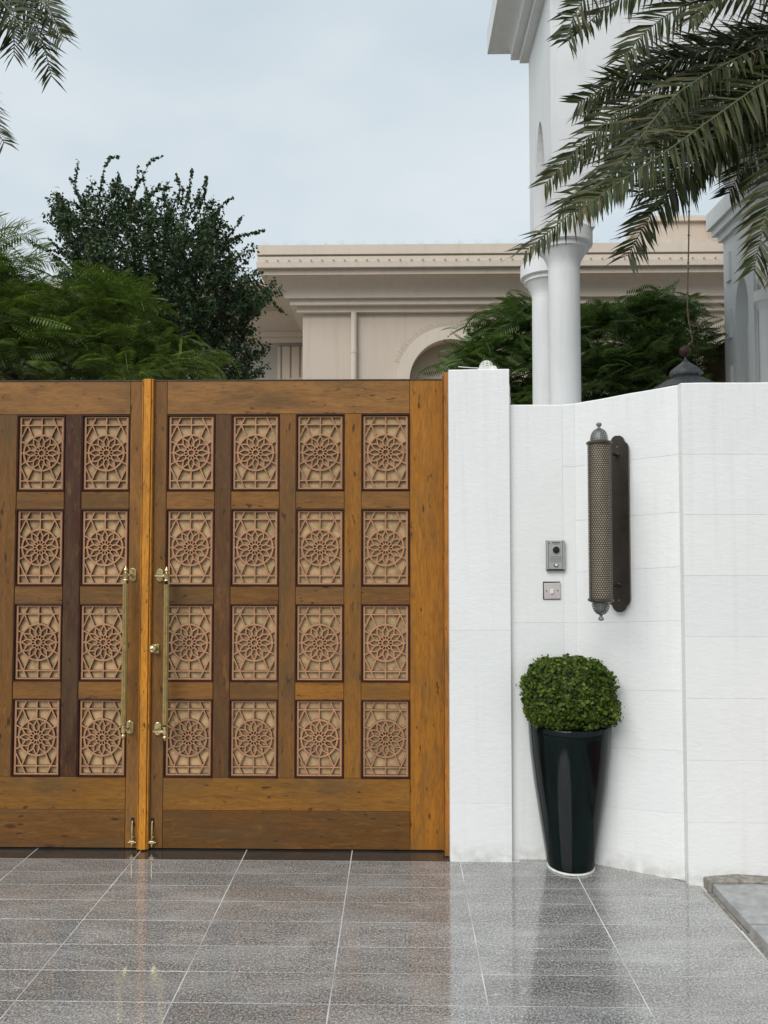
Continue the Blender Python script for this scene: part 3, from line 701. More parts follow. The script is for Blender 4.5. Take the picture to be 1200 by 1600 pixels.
MB().lathe([(TR-0.006, z0+0.002), (TR-0.006, z1-0.002)], 28, ax).build('diffuser', M_DIFF, sl, smooth=50)
for k in range(2):
    a = math.radians(200+k*150); MB().tube([ax+Vector((TR*math.cos(a), TR*math.sin(a), z0)), ax+Vector((TR*math.cos(a), TR*math.sin(a), z1))], 0.0025, 6).build('seam', M_PEWT, sl)
for zz_, s in ((z1, 1), (z0, -1)):
    f = [(TR+0.001, -0.004*s), (TR+0.006, 0.0), (TR+0.006, 0.006*s), (TR+0.001, 0.010*s), (TR-0.006, 0.013*s)]
    MB().lathe(f, 28, ax+Vector((0, 0, zz_))).build('rim', M_PEWT, sl, smooth=40)
    R = 0.041
    prof = [(R*math.cos(a)**0.8, s*(0.012+0.058*math.sin(a))) for a in [i*1.45/8 for i in range(9)]]
    perforate(MB().lathe(prof, 22, ax+Vector((0, 0, zz_)), cap=False), 0.0017, M_PEWTL, 'pierced_dome', sl)
    MB().lathe([(R*0.8*math.cos(a), s*(0.012+0.048*math.sin(a))) for a in [i*1.45/6 for i in range(7)]], 16, ax+Vector((0, 0, zz_)), cap=True).build('liner', M_SILV, sl, smooth=60)
    MB().lathe([(0.010, s*0.066), (0.007, s*0.073), (0.007, s*0.079), (0.0125, s*0.084), (0.0125, s*0.091), (0.007, s*0.096)], 14, ax+Vector((0, 0, zz_))).build('finial', M_IRON, sl, smooth=50)

# ------------------------------------------------------------------ planter and bush
pc = Fl(892, 1354)
pot = thing('planter', 'tall tapering black-green glazed planter with a pale foot rim, by the white wall', 'planter', pc)
n = 12; m = MB()
levels = [(0.000, 0.112), (0.012, 0.117), (0.05, 0.122), (0.2, 0.146), (0.4, 0.176), (0.55, 0.193), (0.64, 0.199), (0.68, 0.199), (0.686, 0.195)]
NS = 96
def facet(a):                                             # soft twelve-sided section with rolled ribs
    t = (a/(2*PI)*12) % 1.0; return 1-0.007*(0.5-0.5*math.cos(t*2*PI))
for z, r in levels:
    for k_ in range(NS):
        a = 2*PI*(k_+0.5)/NS; rr = r*facet(a+0.2); m.v.append((pc.x+rr*math.cos(a), pc.y+rr*math.sin(a), pc.z+z+0.012))
for i in range(len(levels)-1):
    for k_ in range(NS): m.f.append((i*NS+k_, i*NS+(k_+1) % NS, (i+1)*NS+(k_+1) % NS, (i+1)*NS+k_))
m.f.append(tuple(range(NS)))
m.build('body', M_GLAZE, pot, smooth=60)
MB().lathe([(0.110, 0.0), (0.1145, 0.002), (0.115, 0.006), (0.110, 0.011)], 40, pc).build('foot_rim', M_PWHITE, pot, smooth=40)
MB().lathe([(0.182, 0.67), (0.05, 0.68), (0.001, 0.682)], 24, pc).build('soil', M_SOIL, pot)

def leaf_cloud(pts, nrm, size, rng_, fold=0.25, asp=0.6, name='leaves', jit=0.8):
    """small pointed leaves (4 verts, 2 tris, folded along the rib) at pts facing nrm with jitter"""
    n = len(pts); d = nrm+rng_.normal(0, jit, (n, 3)); d /= np.linalg.norm(d, axis=1)[:, None]+1e-9
    t = np.cross(d, rng_.normal(0, 1, (n, 3))); t /= np.linalg.norm(t, axis=1)[:, None]+1e-9
    s = np.cross(d, t); L_ = size*rng_.uniform(0.65, 1.25, (n, 1)); W_ = L_*asp*0.5
    base_ = pts-t*L_*0.5; tip = pts+t*L_*0.5
    V = np.stack([base_, pts+s*W_+d*W_*fold, tip, pts-s*W_+d*W_*fold], 1).reshape(-1, 3)
    i = np.arange(n)[:, None]*4
    F = np.concatenate([i+np.array([[0, 1, 2]]), i+np.array([[0, 2, 3]])], 1).reshape(-1, 3)
    return V, F
def np_mesh(name, V, F, mat, off):
    me = bpy.data.meshes.new(name); V = np.asarray(V, dtype=np.float32)-np.array(off, dtype=np.float32)
    F = np.asarray(F, dtype=np.int32); k_ = F.shape[1]
    me.vertices.add(len(V)); me.vertices.foreach_set('co', V.ravel())
    me.loops.add(F.size); me.loops.foreach_set('vertex_index', F.ravel())
    me.polygons.add(len(F)); me.polygons.foreach_set('loop_start', np.arange(0, F.size, k_, dtype=np.int32))
    me.update(calc_edges=True); me.validate(); me.materials.append(mat); return me
bush = thing('potted_bush', 'dense clipped round green bush with small leaves growing in the dark planter', 'bush', pc+Vector((0, 0, 0.70)))
bc = pc+Vector((-0.004, 0, 0.82)); pts = []; nr_ = []
for i in range(14000):
    v = Vector(rng.normal(0, 1, 3)).normalized(); rr = (1-abs(rng.normal(0, 0.12))+(0.07 if rng.random() < 0.06 else 0))
    ex = 3.0 if v.z > 0 else 5.0; f = 1/((abs(v.x)**ex+abs(v.y)**ex*0.9+abs(v.z)**ex)**(1/ex))      # boxier than a ball
    lump = 1+0.09*noise.noise(v*3.1)+0.11*noise.noise(v*8.7)
    p = bc+Vector((v.x*0.222, v.y*0.218, v.z*(0.20 if v.z > 0 else 0.125)))*f*rr*lump*0.955
    if v.z < -0.3 and Vector((p.x-pc.x, p.y-pc.y)).length < 0.17 and p.z < pc.z+0.68: continue
    if noise.noise(v*5.5+Vector((3, 1, 8))) > 0.44 and v.z < 0.1: continue
    pts.append(p); nr_.append(v)
V, F = leaf_cloud(np.array(pts), np.array(nr_), 0.021, rng, asp=0.72, jit=0.85)
tag(link('leaves', np_mesh('leaves', V, F, LF_BUSH, bush.location), bush), kind='stuff')
m = MB()
for i in range(46):
    v = Vector(rng.normal(0, 1, 3)).normalized(); v.z = abs(v.z)*0.8+0.1
    a = pc+Vector((v.x*0.04, v.y*0.04, 0.70)); m.tube([a, a.lerp(bc+v*0.17, 0.5)+Vector(rng.normal(0, 0.012, 3)), bc+Vector((v.x*0.14, v.y*0.14, v.z*0.10))], [0.004, 0.003, 0.0015], 4, False)
m.build('stems', M_BARK, bush)

# ------------------------------------------------------------------ BEIGE HOUSE behind
Y0, YW, XL, XR = 12.75, 14.65, -1.60, 6.4
house = thing('beige_house', 'long beige villa with deep stepped cornice, arched window and drainpipe behind the gate', 'house', (1.5, 14, 0))
def sweep(prof, name, mat):
    path = lambda p: [(-9.0, YW-p), (XL-p, YW-p), (XL-p, Y0-p), (XR, Y0-p)]
    m = MB(); n_ = len(prof)
    for p, z in prof: m.v += [(x, y, z) for x, y in path(p)]
    for i in range(n_):
        j = (i+1) % n_
        for s in range(3): m.f.append((i*4+s, i*4+s+1, j*4+s+1, j*4+s))
    m.f.append(tuple(i*4+3 for i in range(n_))); m.f.append(tuple(i*4 for i in range(n_)))
    return m.build(name, mat, house)
sweep([(-0.3, 6.16), (0.60, 6.16), (0.60, 6.19), (0.662, 6.191), (0.662, 6.342), (-0.3, 6.342)], 'parapet', M_BEIGE2)
sweep([(-0.3, 5.982), (0.662, 5.98), (0.668, 6.075), (0.652, 6.083), (0.652, 6.157), (-0.3, 6.157)], 'cornice_band', M_BEIGE2)
sweep([(-0.3, 5.885), (0.585, 5.885), (0.585, 5.978), (-0.3, 5.978)], 'cornice_band', M_BEIGE)
cv = [(0.268+0.29*(1-math.cos(a)), 5.611+0.272*math.sin(a)) for a in [i*PI/2/10 for i in range(11)]]
sweep([(-0.3, 5.611)]+cv+[(-0.3, 5.883)], 'cornice_cove', M_BEIGE)
sweep([(-0.3, 5.522), (0.195, 5.52), (0.195, 5.609), (-0.3, 5.609)], 'cornice_band', M_BEIGE2)
sweep([(-0.3, 5.425), (0.094, 5.425), (0.094, 5.519), (-0.3, 5.519)], 'cornice_band', M_BEIGE2)
acx, acz = PX(704, Y0, 595), PZ(594, Y0, 700); ri, ro = 0.69, 0.905
hole = [(acx-ri, 1.5), (acx-ri, acz)]+[(acx-ri*math.cos(a), acz+ri*math.sin(a)) for a in [i*PI/18 for i in range(1, 18)]]+[(acx+ri, acz), (acx+ri, 1.5)]
m = plate([(XL, -0.05), (XR, -0.05), (XR, 5.424), (XL, 5.424)], [hole], 0.3).xform(Matrix.Translation((0, Y0, 0))); m.build('front_wall', M_BEIGE, house)
MB().box(XL, XL+0.3, Y0+0.301, YW, -0.05, 5.424).build('side_wall', M_BEIGE, house)
MB().box(-9, XL-0.001, YW, YW+0.3, -0.05, 5.424).build('wing_wall', M_BEIGE_SHADE, house)
MB().box(acx-1.0, acx+1.0, Y0+0.31, Y0+0.36, 1.2, 5.2).build('window_recess', M_BEIGE, house)
ap = [(acx-ro*math.cos(a), acz-0.04+ro*math.sin(a)) for a in [i*PI/24 for i in range(25)]]+[(acx+ri*math.cos(a), acz-0.04+ri*math.sin(a)) for a in [i*PI/24 for i in range(25)]]
m = MB(); n_ = len(ap)
for y in (Y0-0.17, Y0-0.002): m.v += [(x, y, z) for x, z in ap]
for k_ in range(24):
    a, b, c_, d_ = k_, k_+1, n_-2-k_, n_-1-k_
    m.f += [(a, b, c_, d_), (a+n_, d_+n_, c_+n_, b+n_), (a, a+n_, b+n_, b), (c_, c_+n_, d_+n_, d_)]
m.f += [(0, n_-1, 2*n_-1, n_), (24, n_+24, n_+25, 25)]
m.build('arch_moulding', M_BEIGE2, house)
dx = PX(553, Y0-0.07, 530)
MB().tube([(dx, Y0-0.07, -0.05), (dx, Y0-0.07, 5.42)], 0.052, 14).build('drainpipe', M_BEIGE2, house, smooth=50)
MB().lathe([(0.058, 0), (0.058, 0.07)], 14, (dx, Y0-0.07, PZ(553, Y0, 553))).build('pipe_collar', M_BEIGE2, house, smooth=50)
m = MB()
for i in range(46):
    x = -2.1+i*0.178; m.lathe([(0.014, 0), (0.02, 0.012), (0.008, 0.024)], 6, (x, Y0-0.668-0.012, 6.083))
tag(m.build('bulbs', M_BEIGE2, house), kind='stuff')
m = MB()
for i in range(26):                                        # fans of clear bird spikes on the parapet edge
    x = -2.15+i*0.31
    for a in (-1.15, -0.75, -0.35, 0, 0.35, 0.75, 1.15):
        l = 0.075+0.02*math.cos(a); b = Vector((x, Y0-0.60, 6.343)); m.tube([b, b+Vector((math.sin(a)*l*1.3, random.uniform(-.03, .03), math.cos(a)*l))], 0.0028, 3, False)
tag(m.build('bird_spikes', M_SPIKE, house), kind='stuff')
m = MB()
for i in range(64):
    a = math.radians(20+i*1.8)
    b = Vector((acx-ro*math.cos(a), Y0-0.07, acz-0.04+ro*math.sin(a))); d = Vector((-math.cos(a), -0.1, math.sin(a)+random.uniform(-.3, .3))); m.tube([b, b+d*0.10], 0.0026, 3, False)
tag(m.build('bird_spikes', M_IRON, house), kind='stuff')
# louvred panel in the shaded wing
lx = PX(434, YW, 560); lz0, lz1 = PZ(592, YW, 440), PZ(542, YW, 440)
pnl = MB().cbox(lx, lx+0.5, YW-0.05, YW-0.002, lz0-1.2, lz1, 0.015).build('shutter_panel', M_BEIGE, house)
for q in (0.06, 0.24, 0.42): MB().box(lx+q, lx+q+0.03, YW-0.056, YW-0.0505, lz0-0.02+q*0.1, lz1+0.02).build('slot', M_BROWN, pnl)
# raised attic and forward side at the right
ax0, ax1 = PX(1006, 12.7, 370), PX(1107, 12.7, 370); az = PZ(346, 12.7, 1080)
MB().box(ax0, ax1-0.001, 12.72, 13.5, 6.3425, az).build('attic_wall', M_BEIGE, house)
MB().box(ax0-0.04, ax1-0.001, 12.66, 13.55, az+0.001, az+0.085).build('attic_coping', M_BEIGE2, house)
MB().box(ax1, ax1+1.2, 10.9, 13.6, 6.3425, az).build('attic_side', M_BEIGE, house)
MB().box(ax1-0.05, ax1+1.2, 10.85, 13.6, az+0.001, az+0.085).build('attic_coping', M_BEIGE2, house)
MB().box(-9, XR, Y0+0.31, 19, 6.0, 6.1).build('roof', M_BEIGE, house)
tw = thing('terrace_wall', 'brown rendered terrace wall running back beside the white wing', 'wall', (4.55, 11, 0))
tx = PX(1104, 11.0, 560)
MB().add([(tx, 9.9, 0), (tx+0.2, 9.9, 0), (tx+0.2, 11, 0), (tx, 11, 0), (tx, 9.9, 4.35), (tx+0.2, 9.9, 4.35), (tx+0.2, 11, 4.26), (tx, 11, 4.26)], [(0, 3, 2, 1), (4, 5, 6, 7), (0, 1, 5, 4), (1, 2, 6, 5), (2, 3, 7, 6), (3, 0, 4, 7)]).build('panel', M_BROWN, tw)
MB().box(tx-0.03, tx+0.23, 10.9, 11.05, 0, 4.40).build('end_post', M_BROWN, tw)

# ------------------------------------------------------------------ WHITE VILLA: portico + wing
FY, BY = 7.0, 8.16
vx0 = PX(862, FY, 300); rC = 0.145
c2 = PX(882.5, FY+0.13, 520)                              # front left column centre
acen = 2.80; vx1 = 2*acen-vx0; c4 = 2*acen-c2
ZS = 4.49; ZT = 6.83
vil = thing('white_portico', 'tall white arched portico with round columns rising behind the wall', 'portico', (acen, 7.6, 0))
arch = arch_pts(acen, 0.98, ZS, ZS+0.12, 5.8)
wt = 0.26
def wall_from(outer, arch_, y, nm):
    # the arch reaches the bottom edge: one outline
    o = [outer[0]]+arch_+[outer[1], outer[2], outer[3]]
    m = plate(o, [], wt); return m
om = [(vx0, ZS), (vx1, ZS), (vx1, ZT), (vx0, ZT)]
wall_from(om, arch, FY, 'f').xform(Matrix.Translation((0, FY, 0))).build('front_wall', M_VILLA, vil)
wall_from(om, arch, BY, 'b').xform(Matrix.Translation((0, BY-wt, 0))).build('back_wall', M_VILLA, vil)
sa = arch_pts((FY+BY)/2, 0.285, ZS, ZS+0.2, 5.80)
for xx, nm in ((vx0+0.002, 'l'), (vx1-wt-0.002, 'r')):
    m = wall_from([(FY+wt+0.001, ZS+0.002), (BY-wt-0.001, ZS+0.002), (BY-wt-0.001, ZT-0.002), (FY+wt+0.001, ZT-0.002)], [(min(max(a, FY+wt+0.006), BY-wt-0.006), b+0.002) for a, b in sa], 0, nm)
    m.v = [(xx+y, x, z) for x, y, z in m.v]; m.build('side_wall', M_VILLA, vil)
MB().box(vx0+0.01, vx1-0.01, FY+0.01, BY-0.01, 6.40, 6.5).build('ceiling', M_VILLA, vil)
def ring_band(z0, z1, p, q=None):
    q = p if q is None else q
    m = MB(); m.add([(vx0-p, FY-p, z0), (vx1+p, FY-p, z0), (vx1+p, BY+p, z0), (vx0-p, BY+p, z0), (vx0-q, FY-q, z1), (vx1+q, FY-q, z1), (vx1+q, BY+q, z1), (vx0-q, BY+q, z1)],
                    [(0, 3, 2, 1), (4, 5, 6, 7), (0, 1, 5, 4), (1, 2, 6, 5), (2, 3, 7, 6), (3, 0, 4, 7)]); return m
ring_band(6.831, 6.92, 0.085).build('cornice_band', M_VILLA, vil)
ring_band(6.921, 7.02, 0.17).build('cornice_band', M_VILLA, vil)
pr = [(0.17+0.20*(1-math.cos(a)), 7.021+0.12*math.sin(a)) for a in [i*PI/2/6 for i in range(7)]]
for i in range(6): ring_band(pr[i][1]+0.0002, pr[i+1][1], pr[i][0], pr[i+1][0]).build('cornice_cove', M_VILLA, vil)
ring_band(7.142, 7.42, 0.40).build('cornice_band', M_VILLA, vil)
def column(x, y, r=rC, zt=ZS, par=None, nm='column'):
    o = MB().lathe([(r*1.05, -0.05), (r*1.03, 1.0), (r, 4.13)], 36, (x, y, 0)).build(nm, M_VILLA, par, smooth=50)
    f = [(r, 4.131)]+[(r+(0.07)*(1-math.cos(t*PI/2)), 4.135+0.17*t) for t in [i/8 for i in range(9)]]+[(r+0.085, 4.308), (r+0.085, 4.35), (r+0.12, 4.357), (r+0.12, 4.487), (r*0.5, 4.489)]
    MB().lathe(f, 36, (x, y, 0)).build('capital', M_VILLA, o, smooth=35)
    return o
for x in (c2, c4):
    for y in (FY+0.145, BY-0.145): column(x, y, par=vil)
MB().box(vx0-0.3, vx1+0.3, FY-0.3, BY+0.3, -0.05, 0.3).build('floor_slab', M_VILLA, vil)

WX = PX(1132, 10.2, 500); WY0, WY1 = 8.45, 10.2
wing = thing('white_wing', 'white villa wing with tall recessed niches and an engaged column, at the right edge', 'building', (WX+1, 9.3, 0))
def yz(px): return WX/((px-622)/1200.0)*1.0
# side wall with niches: plate in (Y, z), thickness along +x
n1 = arch_pts((9.87+9.50)/2+0.0, 0.175, 2.6, 4.55, 4.95)
n2 = [(9.02, 2.6), (9.02, 4.75), (9.14, 4.75), (9.14, 2.6)]
n3 = [(10.0, z) for z in ()]
m = plate([(WY0, -0.05), (WY1, -0.05), (WY1, 5.6), (WY0, 5.6)], [n1, [(9.16, 2.6), (9.16, 4.8), (9.27, 4.8), (9.27, 2.6)]], 0.16)
m.v = [(WX+y, x, z) for x, y, z in m.v]; m.build('side_wall', M_VILLA, wing)
MB().box(WX+0.161, WX+2.5, WY0, WY1, -0.05, 5.6).build('inner_wall', M_VILLA, wing)
inn = arch_pts(9.66, 0.10, 2.6, 4.25, 4.42)
m = MB(); n_ = len(inn); m.add([(WX+0.10, y, z) for y, z in inn]+[(WX+0.1605, y, z) for y, z in inn], [tuple(range(n_))]+[(i, i+n_, (i+1) % n_+n_, (i+1) % n_) for i in range(n_)])
m.build('niche_panel', M_VILLA, wing)
for z in [2.0+0.75*i for i in range(5)]:                  # stepped quoin blocks up the far corner
    MB().box(WX-0.035, WX-0.001, 9.96, 10.08, z, z+0.38).build('quoin', M_VILLA, wing)
MB().box(WX-0.03, WX-0.001, 9.29, 9.42, 0, 5.0).build('pilaster', M_VILLA, wing)
e = MB().lathe([(0.09, 0), (0.09, 4.3)], 24, (WX-0.02, 8.98, 0)).build('column', M_VILLA, wing, smooth=50)
MB().lathe([(0.09, 4.301), (0.12, 4.38), (0.15, 4.40), (0.15, 4.52), (0.05, 4.525)], 24, (WX-0.02, 8.98, 0)).build('capital', M_VILLA, e, smooth=40)
for z0_, z1_, p in ((5.601, 5.70, 0.05), (5.701, 5.80, 0.11), (5.801, 6.02, 0.16)):
    MB().box(WX-p, WX+2.5, WY0-p, WY1+p, z0_, z1_).build('cornice_band', M_VILLA, wing)

# hanging lantern
lc = P(1071, 580, 7.58)
lan = thing('hanging_lantern', 'dark pierced metal lantern hanging on a knotted rope inside the white portico', 'lantern', (lc.x, lc.y, 2.4))
rp = [P(1077, 300, 7.58), P(1076, 380, 7.58), P(1074, 480, 7.58), P(1076, 500, 7.58), P(1082, 533, 7.58), P(1072, 543, 7.58)]
rp = [Vector((rp[0].x, 7.58, 6.42))]+rp
MB().tube(rp, 0.007, 6).build('rope', M_ROPE, lan)
for q in range(26):
    t = q/26; i = min(int(t*(len(rp)-1)), len(rp)-2); f_ = t*(len(rp)-1)-i; p = rp[i].lerp(rp[i+1], f_)
    MB().lathe([(0.004, -0.014), (0.014, 0), (0.004, 0.014)], 6, p).build('knot', M_ROPE, lan) if q % 2 == 0 else None
bz = PZ(549, 7.58, 1072)
MB().lathe([(0.01, 0.052), (0.045, 0.035), (0.055, 0.005), (0.05, -0.02), (0.03, -0.045), (0.008, -0.055)], 16, (lc.x, lc.y, bz)).build('ball', M_RUST, lan, smooth=60)
MB().lathe([(0.006, 0.0), (0.006, 0.05), (0.022, 0.07), (0.006, 0.1), (0.01, 0.13)], 10, (lc.x, lc.y, bz-0.17)).build('finial', M_IRON, lan, smooth=50)
zt = PZ(562, 7.58, 1072)
d1 = [(0.012, 0.0), (0.03, -0.02), (0.055, -0.045), (0.10, -0.075), (0.138, -0.105), (0.152, -0.135), (0.150, -0.16), (0.128, -0.185)]
d2_ = [(0.128, -0.187), (0.17, -0.20), (0.215, -0.222), (0.26, -0.25), (0.30, -0.272), (0.335, -0.295), (0.37, -0.325), (0.365, -0.37)]
body = [(0.36, -0.372), (0.33, -0.5), (0.30, -0.7), (0.26, -0.9), (0.2, -1.05), (0.1, -1.15), (0.02, -1.2)]
for pf, nm in ((d1, 'upper_dome'), (d2_, 'lower_dome'), (body, 'body')):
    o = perforate(MB().lathe(pf, 26, (lc.x, lc.y, zt), cap=False), 0.0036, M_IRON, nm, lan, tri=True)
    MB().lathe([(max(0.004, r-0.012), z-0.003) for r, z in pf], 24, (lc.x, lc.y, zt), cap=False).build('liner', M_BLACK, o, smooth=60)
MB().lathe([(0.13, -0.183), (0.14, -0.188), (0.13, -0.194)], 30, (lc.x, lc.y, zt)).build('rim', M_IRON, lan, smooth=60)

# ------------------------------------------------------------------ VEGETATION
def inpoly(x, y, poly):
    c_ = False; j = len(poly)-1
    for i in range(len(poly)):
        xi, yi = poly[i]; xj, yj = poly[j]
        if (yi > y) != (yj > y) and x < (xj-xi)*(y-yi)/(yj-yi)+xi: c_ = not c_
        j = i
    return c_
def edist(x, y, poly):
    best = 1e9
    for i in range(len(poly)):
        x0, y0 = poly[i-1]; x1, y1 = poly[i]; dx_, dy_ = x1-x0, y1-y0
        t = max(0, min(1, ((x-x0)*dx_+(y-y0)*dy_)/(dx_*dx_+dy_*dy_+1e-9))); best = min(best, math.hypot(x-x0-t*dx_, y-y0-t*dy_))
    return best
def crown(poly, Yc, dep, n_, r_, soft=60):
    xs = [p[0] for p in poly]; ys = [p[1] for p in poly]; out_ = []
    while len(out_) < n_:
        x, y = r_.uniform(min(xs), max(xs)), r_.uniform(min(ys), max(ys))
        if not inpoly(x, y, poly): continue
        hd = dep*min(1, math.sqrt(edist(x, y, poly)/soft)); u = r_.uniform(-1, 1); u = math.copysign(abs(u)**0.6, u)
        out_.append(P(x, y, Yc+u*hd))
    return out_
def skeleton(root, base_pt, hub, targets, r0, r_, nlimb=9):
    m = MB(); mid = (base_pt+hub)/2+Vector((r_.uniform(-.1, .1), r_.uniform(-.1, .1), 0))
    m.tube([base_pt, mid, hub], [r0, r0*0.75, r0*0.55], 8); m.build('trunk', M_BARK, root, smooth=60)
    limbs = []; m = MB()
    for k_ in range(nlimb):
        t = targets[int(r_.integers(len(targets)))]; q = hub.lerp(t, 0.5)+Vector(r_.normal(0, 0.12, 3)); q.z -= 0.05
        e_ = hub.lerp(t, 0.85); m.tube([hub-Vector((0, 0, 0.05)), q, e_], [r0*0.4, r0*0.22, r0*0.1], 6); limbs += [q, e_, q.lerp(e_, 0.5)]
    for t in targets[::3]:
        a = min(limbs, key=lambda l: (l-t).length); m.tube([a, a.lerp(t, 0.5)+Vector(r_.normal(0, 0.04, 3)), t], [0.012, 0.007, 0.003], 4, False)
    tag(m.build('branches', M_BARK, root), kind='stuff')

# feathery leaf template: arching rachis with paired narrow leaflets, long axis +x
def feather_template(nl=13, drop=0.35, wl=0.30):
    V, F = [], []
    def ra(t): return np.array([t-0.12*t*t*drop, 0, 0.16*t-drop*t*t*0.75])
    for i in range(4):
        a, b = ra(i/4), ra((i+1)/4); k_ = len(V); w_ = 0.008
        V += [a+[0, -w_, 0], a+[0, w_, 0], b+[0, w_*0.6, 0], b+[0, -w_*0.6, 0]]; F.append((k_, k_+1, k_+2, k_+3))
    for i in range(nl):
        t = 0.12+0.88*i/(nl-1); o = ra(t); Ln = wl*math.sin(PI*min(1, 0.18+0.76*t))**0.7
        for s in (-1, 1):
            e_ = o+np.array([Ln*0.42, s*Ln, -Ln*0.28]); md_ = (o+e_)/2+np.array([0, 0, Ln*0.06]); w_ = 0.026
            k_ = len(V); V += [o, md_+[w_, 0, 0], e_, md_-[w_, 0, 0]]; F.append((k_, k_+1, k_+2, k_+3))
    return np.array(V), np.array(F)
FT = [feather_template(13, d) for d in (0.2, 0.5, 0.9)]
def feathers(pts, ctr, size, r_, up=0.15):
    VV, FF, off = [], [], 0
    for p in pts:
        o = Vector(p)-ctr; az = math.atan2(o.y, o.x)+r_.normal(0, 0.9); el = up+r_.normal(0, 0.28); s = size*r_.uniform(0.6, 1.2)
        Mx = np.array((Matrix.Rotation(az, 3, 'Z') @ Matrix.Rotation(-el, 3, 'Y') @ Matrix.Rotation(r_.normal(0, 0.45), 3, 'X')))
        tv, tf = FT[int(r_.integers(3))]
        v = tv @ Mx.T*s; VV.append(v+np.array(p)-Mx[:, 0]*s*0.4); FF.append(tf+off); off += len(tv)
    return np.concatenate(VV), np.concatenate(FF)
def feather_tree(name, label, poly, Yc, dep, nclump, per, size, mat, ground, seed, spread=0.16, clear=None):
    r_ = np.random.default_rng(seed); cl = crown(poly, Yc, dep, nclump, r_, 70)
    ctr = sum(cl, Vector())/len(cl); ctr.z -= 0.4
    root = thing(name, label, 'tree', (ground[0], ground[1], 0))
    skeleton(root, Vector((ground[0], ground[1], 0)), Vector((ctr.x, ctr.y, ctr.z-0.1)), cl, 0.10, r_)
    pts = [c_+Vector(r_.normal(0, 1, 3))*Vector((1, 1, 0.45)).length*0.0+Vector((r_.normal(0, spread), r_.normal(0, spread), r_.normal(0, spread*0.38))) for c_ in cl for _ in range(per)]
    V, F = feathers(pts, ctr, size, r_)
    tag(link('crown', np_mesh('crown', V, F, mat, root.location), root), kind='stuff')
    return root
feather_tree('feathery_tree', 'feathery green tree with fern-like leaves spreading over the left end of the gate',
    [(-90, 372), (-40, 376), (20, 402), (60, 432), (110, 440), (150, 425), (190, 440), (215, 470), (245, 500), (285, 520), (310, 560), (300, 640), (-120, 640)],
    7.2, 1.0, 200, 10, 0.34, LF_FEATH, (PX(60, 7.4, 700), 7.4), 3)
feather_tree('feathery_tree', 'dark feathery tree growing behind the white columns in front of the beige house',
    [(722, 560), (735, 535), (765, 510), (785, 490), (810, 482), (860, 472), (905, 484), (960, 486), (985, 468), (1010, 460), (1035, 480), (1060, 474), (1085, 470), (1095, 500), (1105, 660), (745, 660), (730, 600)],
    10.5, 0.75, 300, 10, 0.42, LF_FEATH2, (PX(930, 10, 700), 10.0), 8, 0.18)

# dark small-leaved tree with long spiky shoots
r_ = np.random.default_rng(21)
poly = [(88, 360), (94, 335), (120, 316), (150, 320), (178, 314), (215, 318), (250, 330), (290, 328), (330, 346), (350, 380), (372, 400), (385, 430), (418, 470), (402, 500), (365, 515), (398, 550), (392, 600), (350, 660), (120, 660), (140, 520), (110, 440), (104, 385)]
YT = 9.2
dt = thing('spiky_tree', 'dark small-leaved tree with long spiky shoots against the sky left of the beige house', 'tree', (PX(260, YT, 700), YT, 0))
cl = crown(poly, YT, 1.1, 760, r_, 60); hub = P(265, 560, YT)
skeleton(dt, Vector(dt.location), hub, cl, 0.12, r_, 14)
shoots = []
for c_ in cl:
    d = (c_-hub); d.z += 0.35; d = (d.normalized()+Vector(r_.normal(0, 0.42, 3))).normalized(); d.z += 0.15
    l = r_.uniform(0.2, 0.5); shoots.append([c_-d*l*0.5, c_+d*l*0.2+Vector(r_.normal(0, 0.02, 3)), c_+d*l*0.6])
def sp(*pp): return [P(x, y, YT+0.1*r_.normal()) for x, y in pp]
LONG = [sp((135, 330), (118, 296), (108, 276)), sp((128, 320), (117, 290), (122, 250)), sp((150, 330), (157, 300), (163, 261), (171, 247), (187, 244)),
        sp((195, 335), (210, 300), (225, 272), (236, 250), (255, 244)), sp((205, 320), (212, 295), (216, 261)), sp((205, 325), (226, 308), (244, 297), (268, 293)),
        sp((240, 330), (250, 308), (266, 318)), sp((285, 345), (292, 317), (294, 291)), sp((310, 365), (332, 340), (348, 320), (364, 308)), sp((340, 385), (375, 368), (398, 364), (414, 359)),
        sp((300, 350), (311, 325), (311, 299)), sp((115, 370), (92, 345), (82, 335), (84, 322)), sp((185, 330), (186, 300), (186, 272)), sp((130, 350), (104, 330), (99, 318)),
        sp((160, 330), (172, 300), (178, 283)), sp((330, 360), (340, 335), (343, 318)), sp((350, 380), (372, 350), (380, 336)), sp((400, 440), (425, 470), (446, 492)),
        sp((264, 500), (266, 470), (264, 445)), sp((275, 500), (295, 470), (308, 452)), sp((300, 520), (335, 490), (350, 478)), sp((380, 560), (395, 550), (404, 548))]
for k_ in range(20):                                       # more long shoots all round the outline
    a_ = r_.uniform(math.radians(15), math.radians(115)); q = (265-150*math.cos(a_), 470-150*math.sin(a_)); e_ = r_.uniform(30, 62); c_ = r_.normal(0, 12)
    LONG.append(sp(q, (q[0]-math.cos(a_)*e_*0.6, q[1]-e_*0.5+c_*0.3), (q[0]-math.cos(a_)*e_*1.3+c_, q[1]-e_*0.95)))
P_, Nn = [], []
def leafy(path, dens, rad):
    for a, b in zip(path[:-1], path[1:]):
        n_ = max(2, int((b-a).length*dens))
        for _ in range(n_):
            o = Vector(r_.normal(0, 1, 3)).normalized(); P_.append(a.lerp(b, r_.random())+o*rad*r_.random()**0.5); Nn.append(o+Vector((0, 0, 0.4)))
tw_ = MB()
for s in shoots: leafy(s, 210, 0.075); tw_.tube(s, [0.006, 0.004, 0.002], 3, False)
for s in LONG: leafy(s, 120, 0.021); tw_.tube(s, [0.008]+[0.004]*(len(s)-2)+[0.002], 4, False)
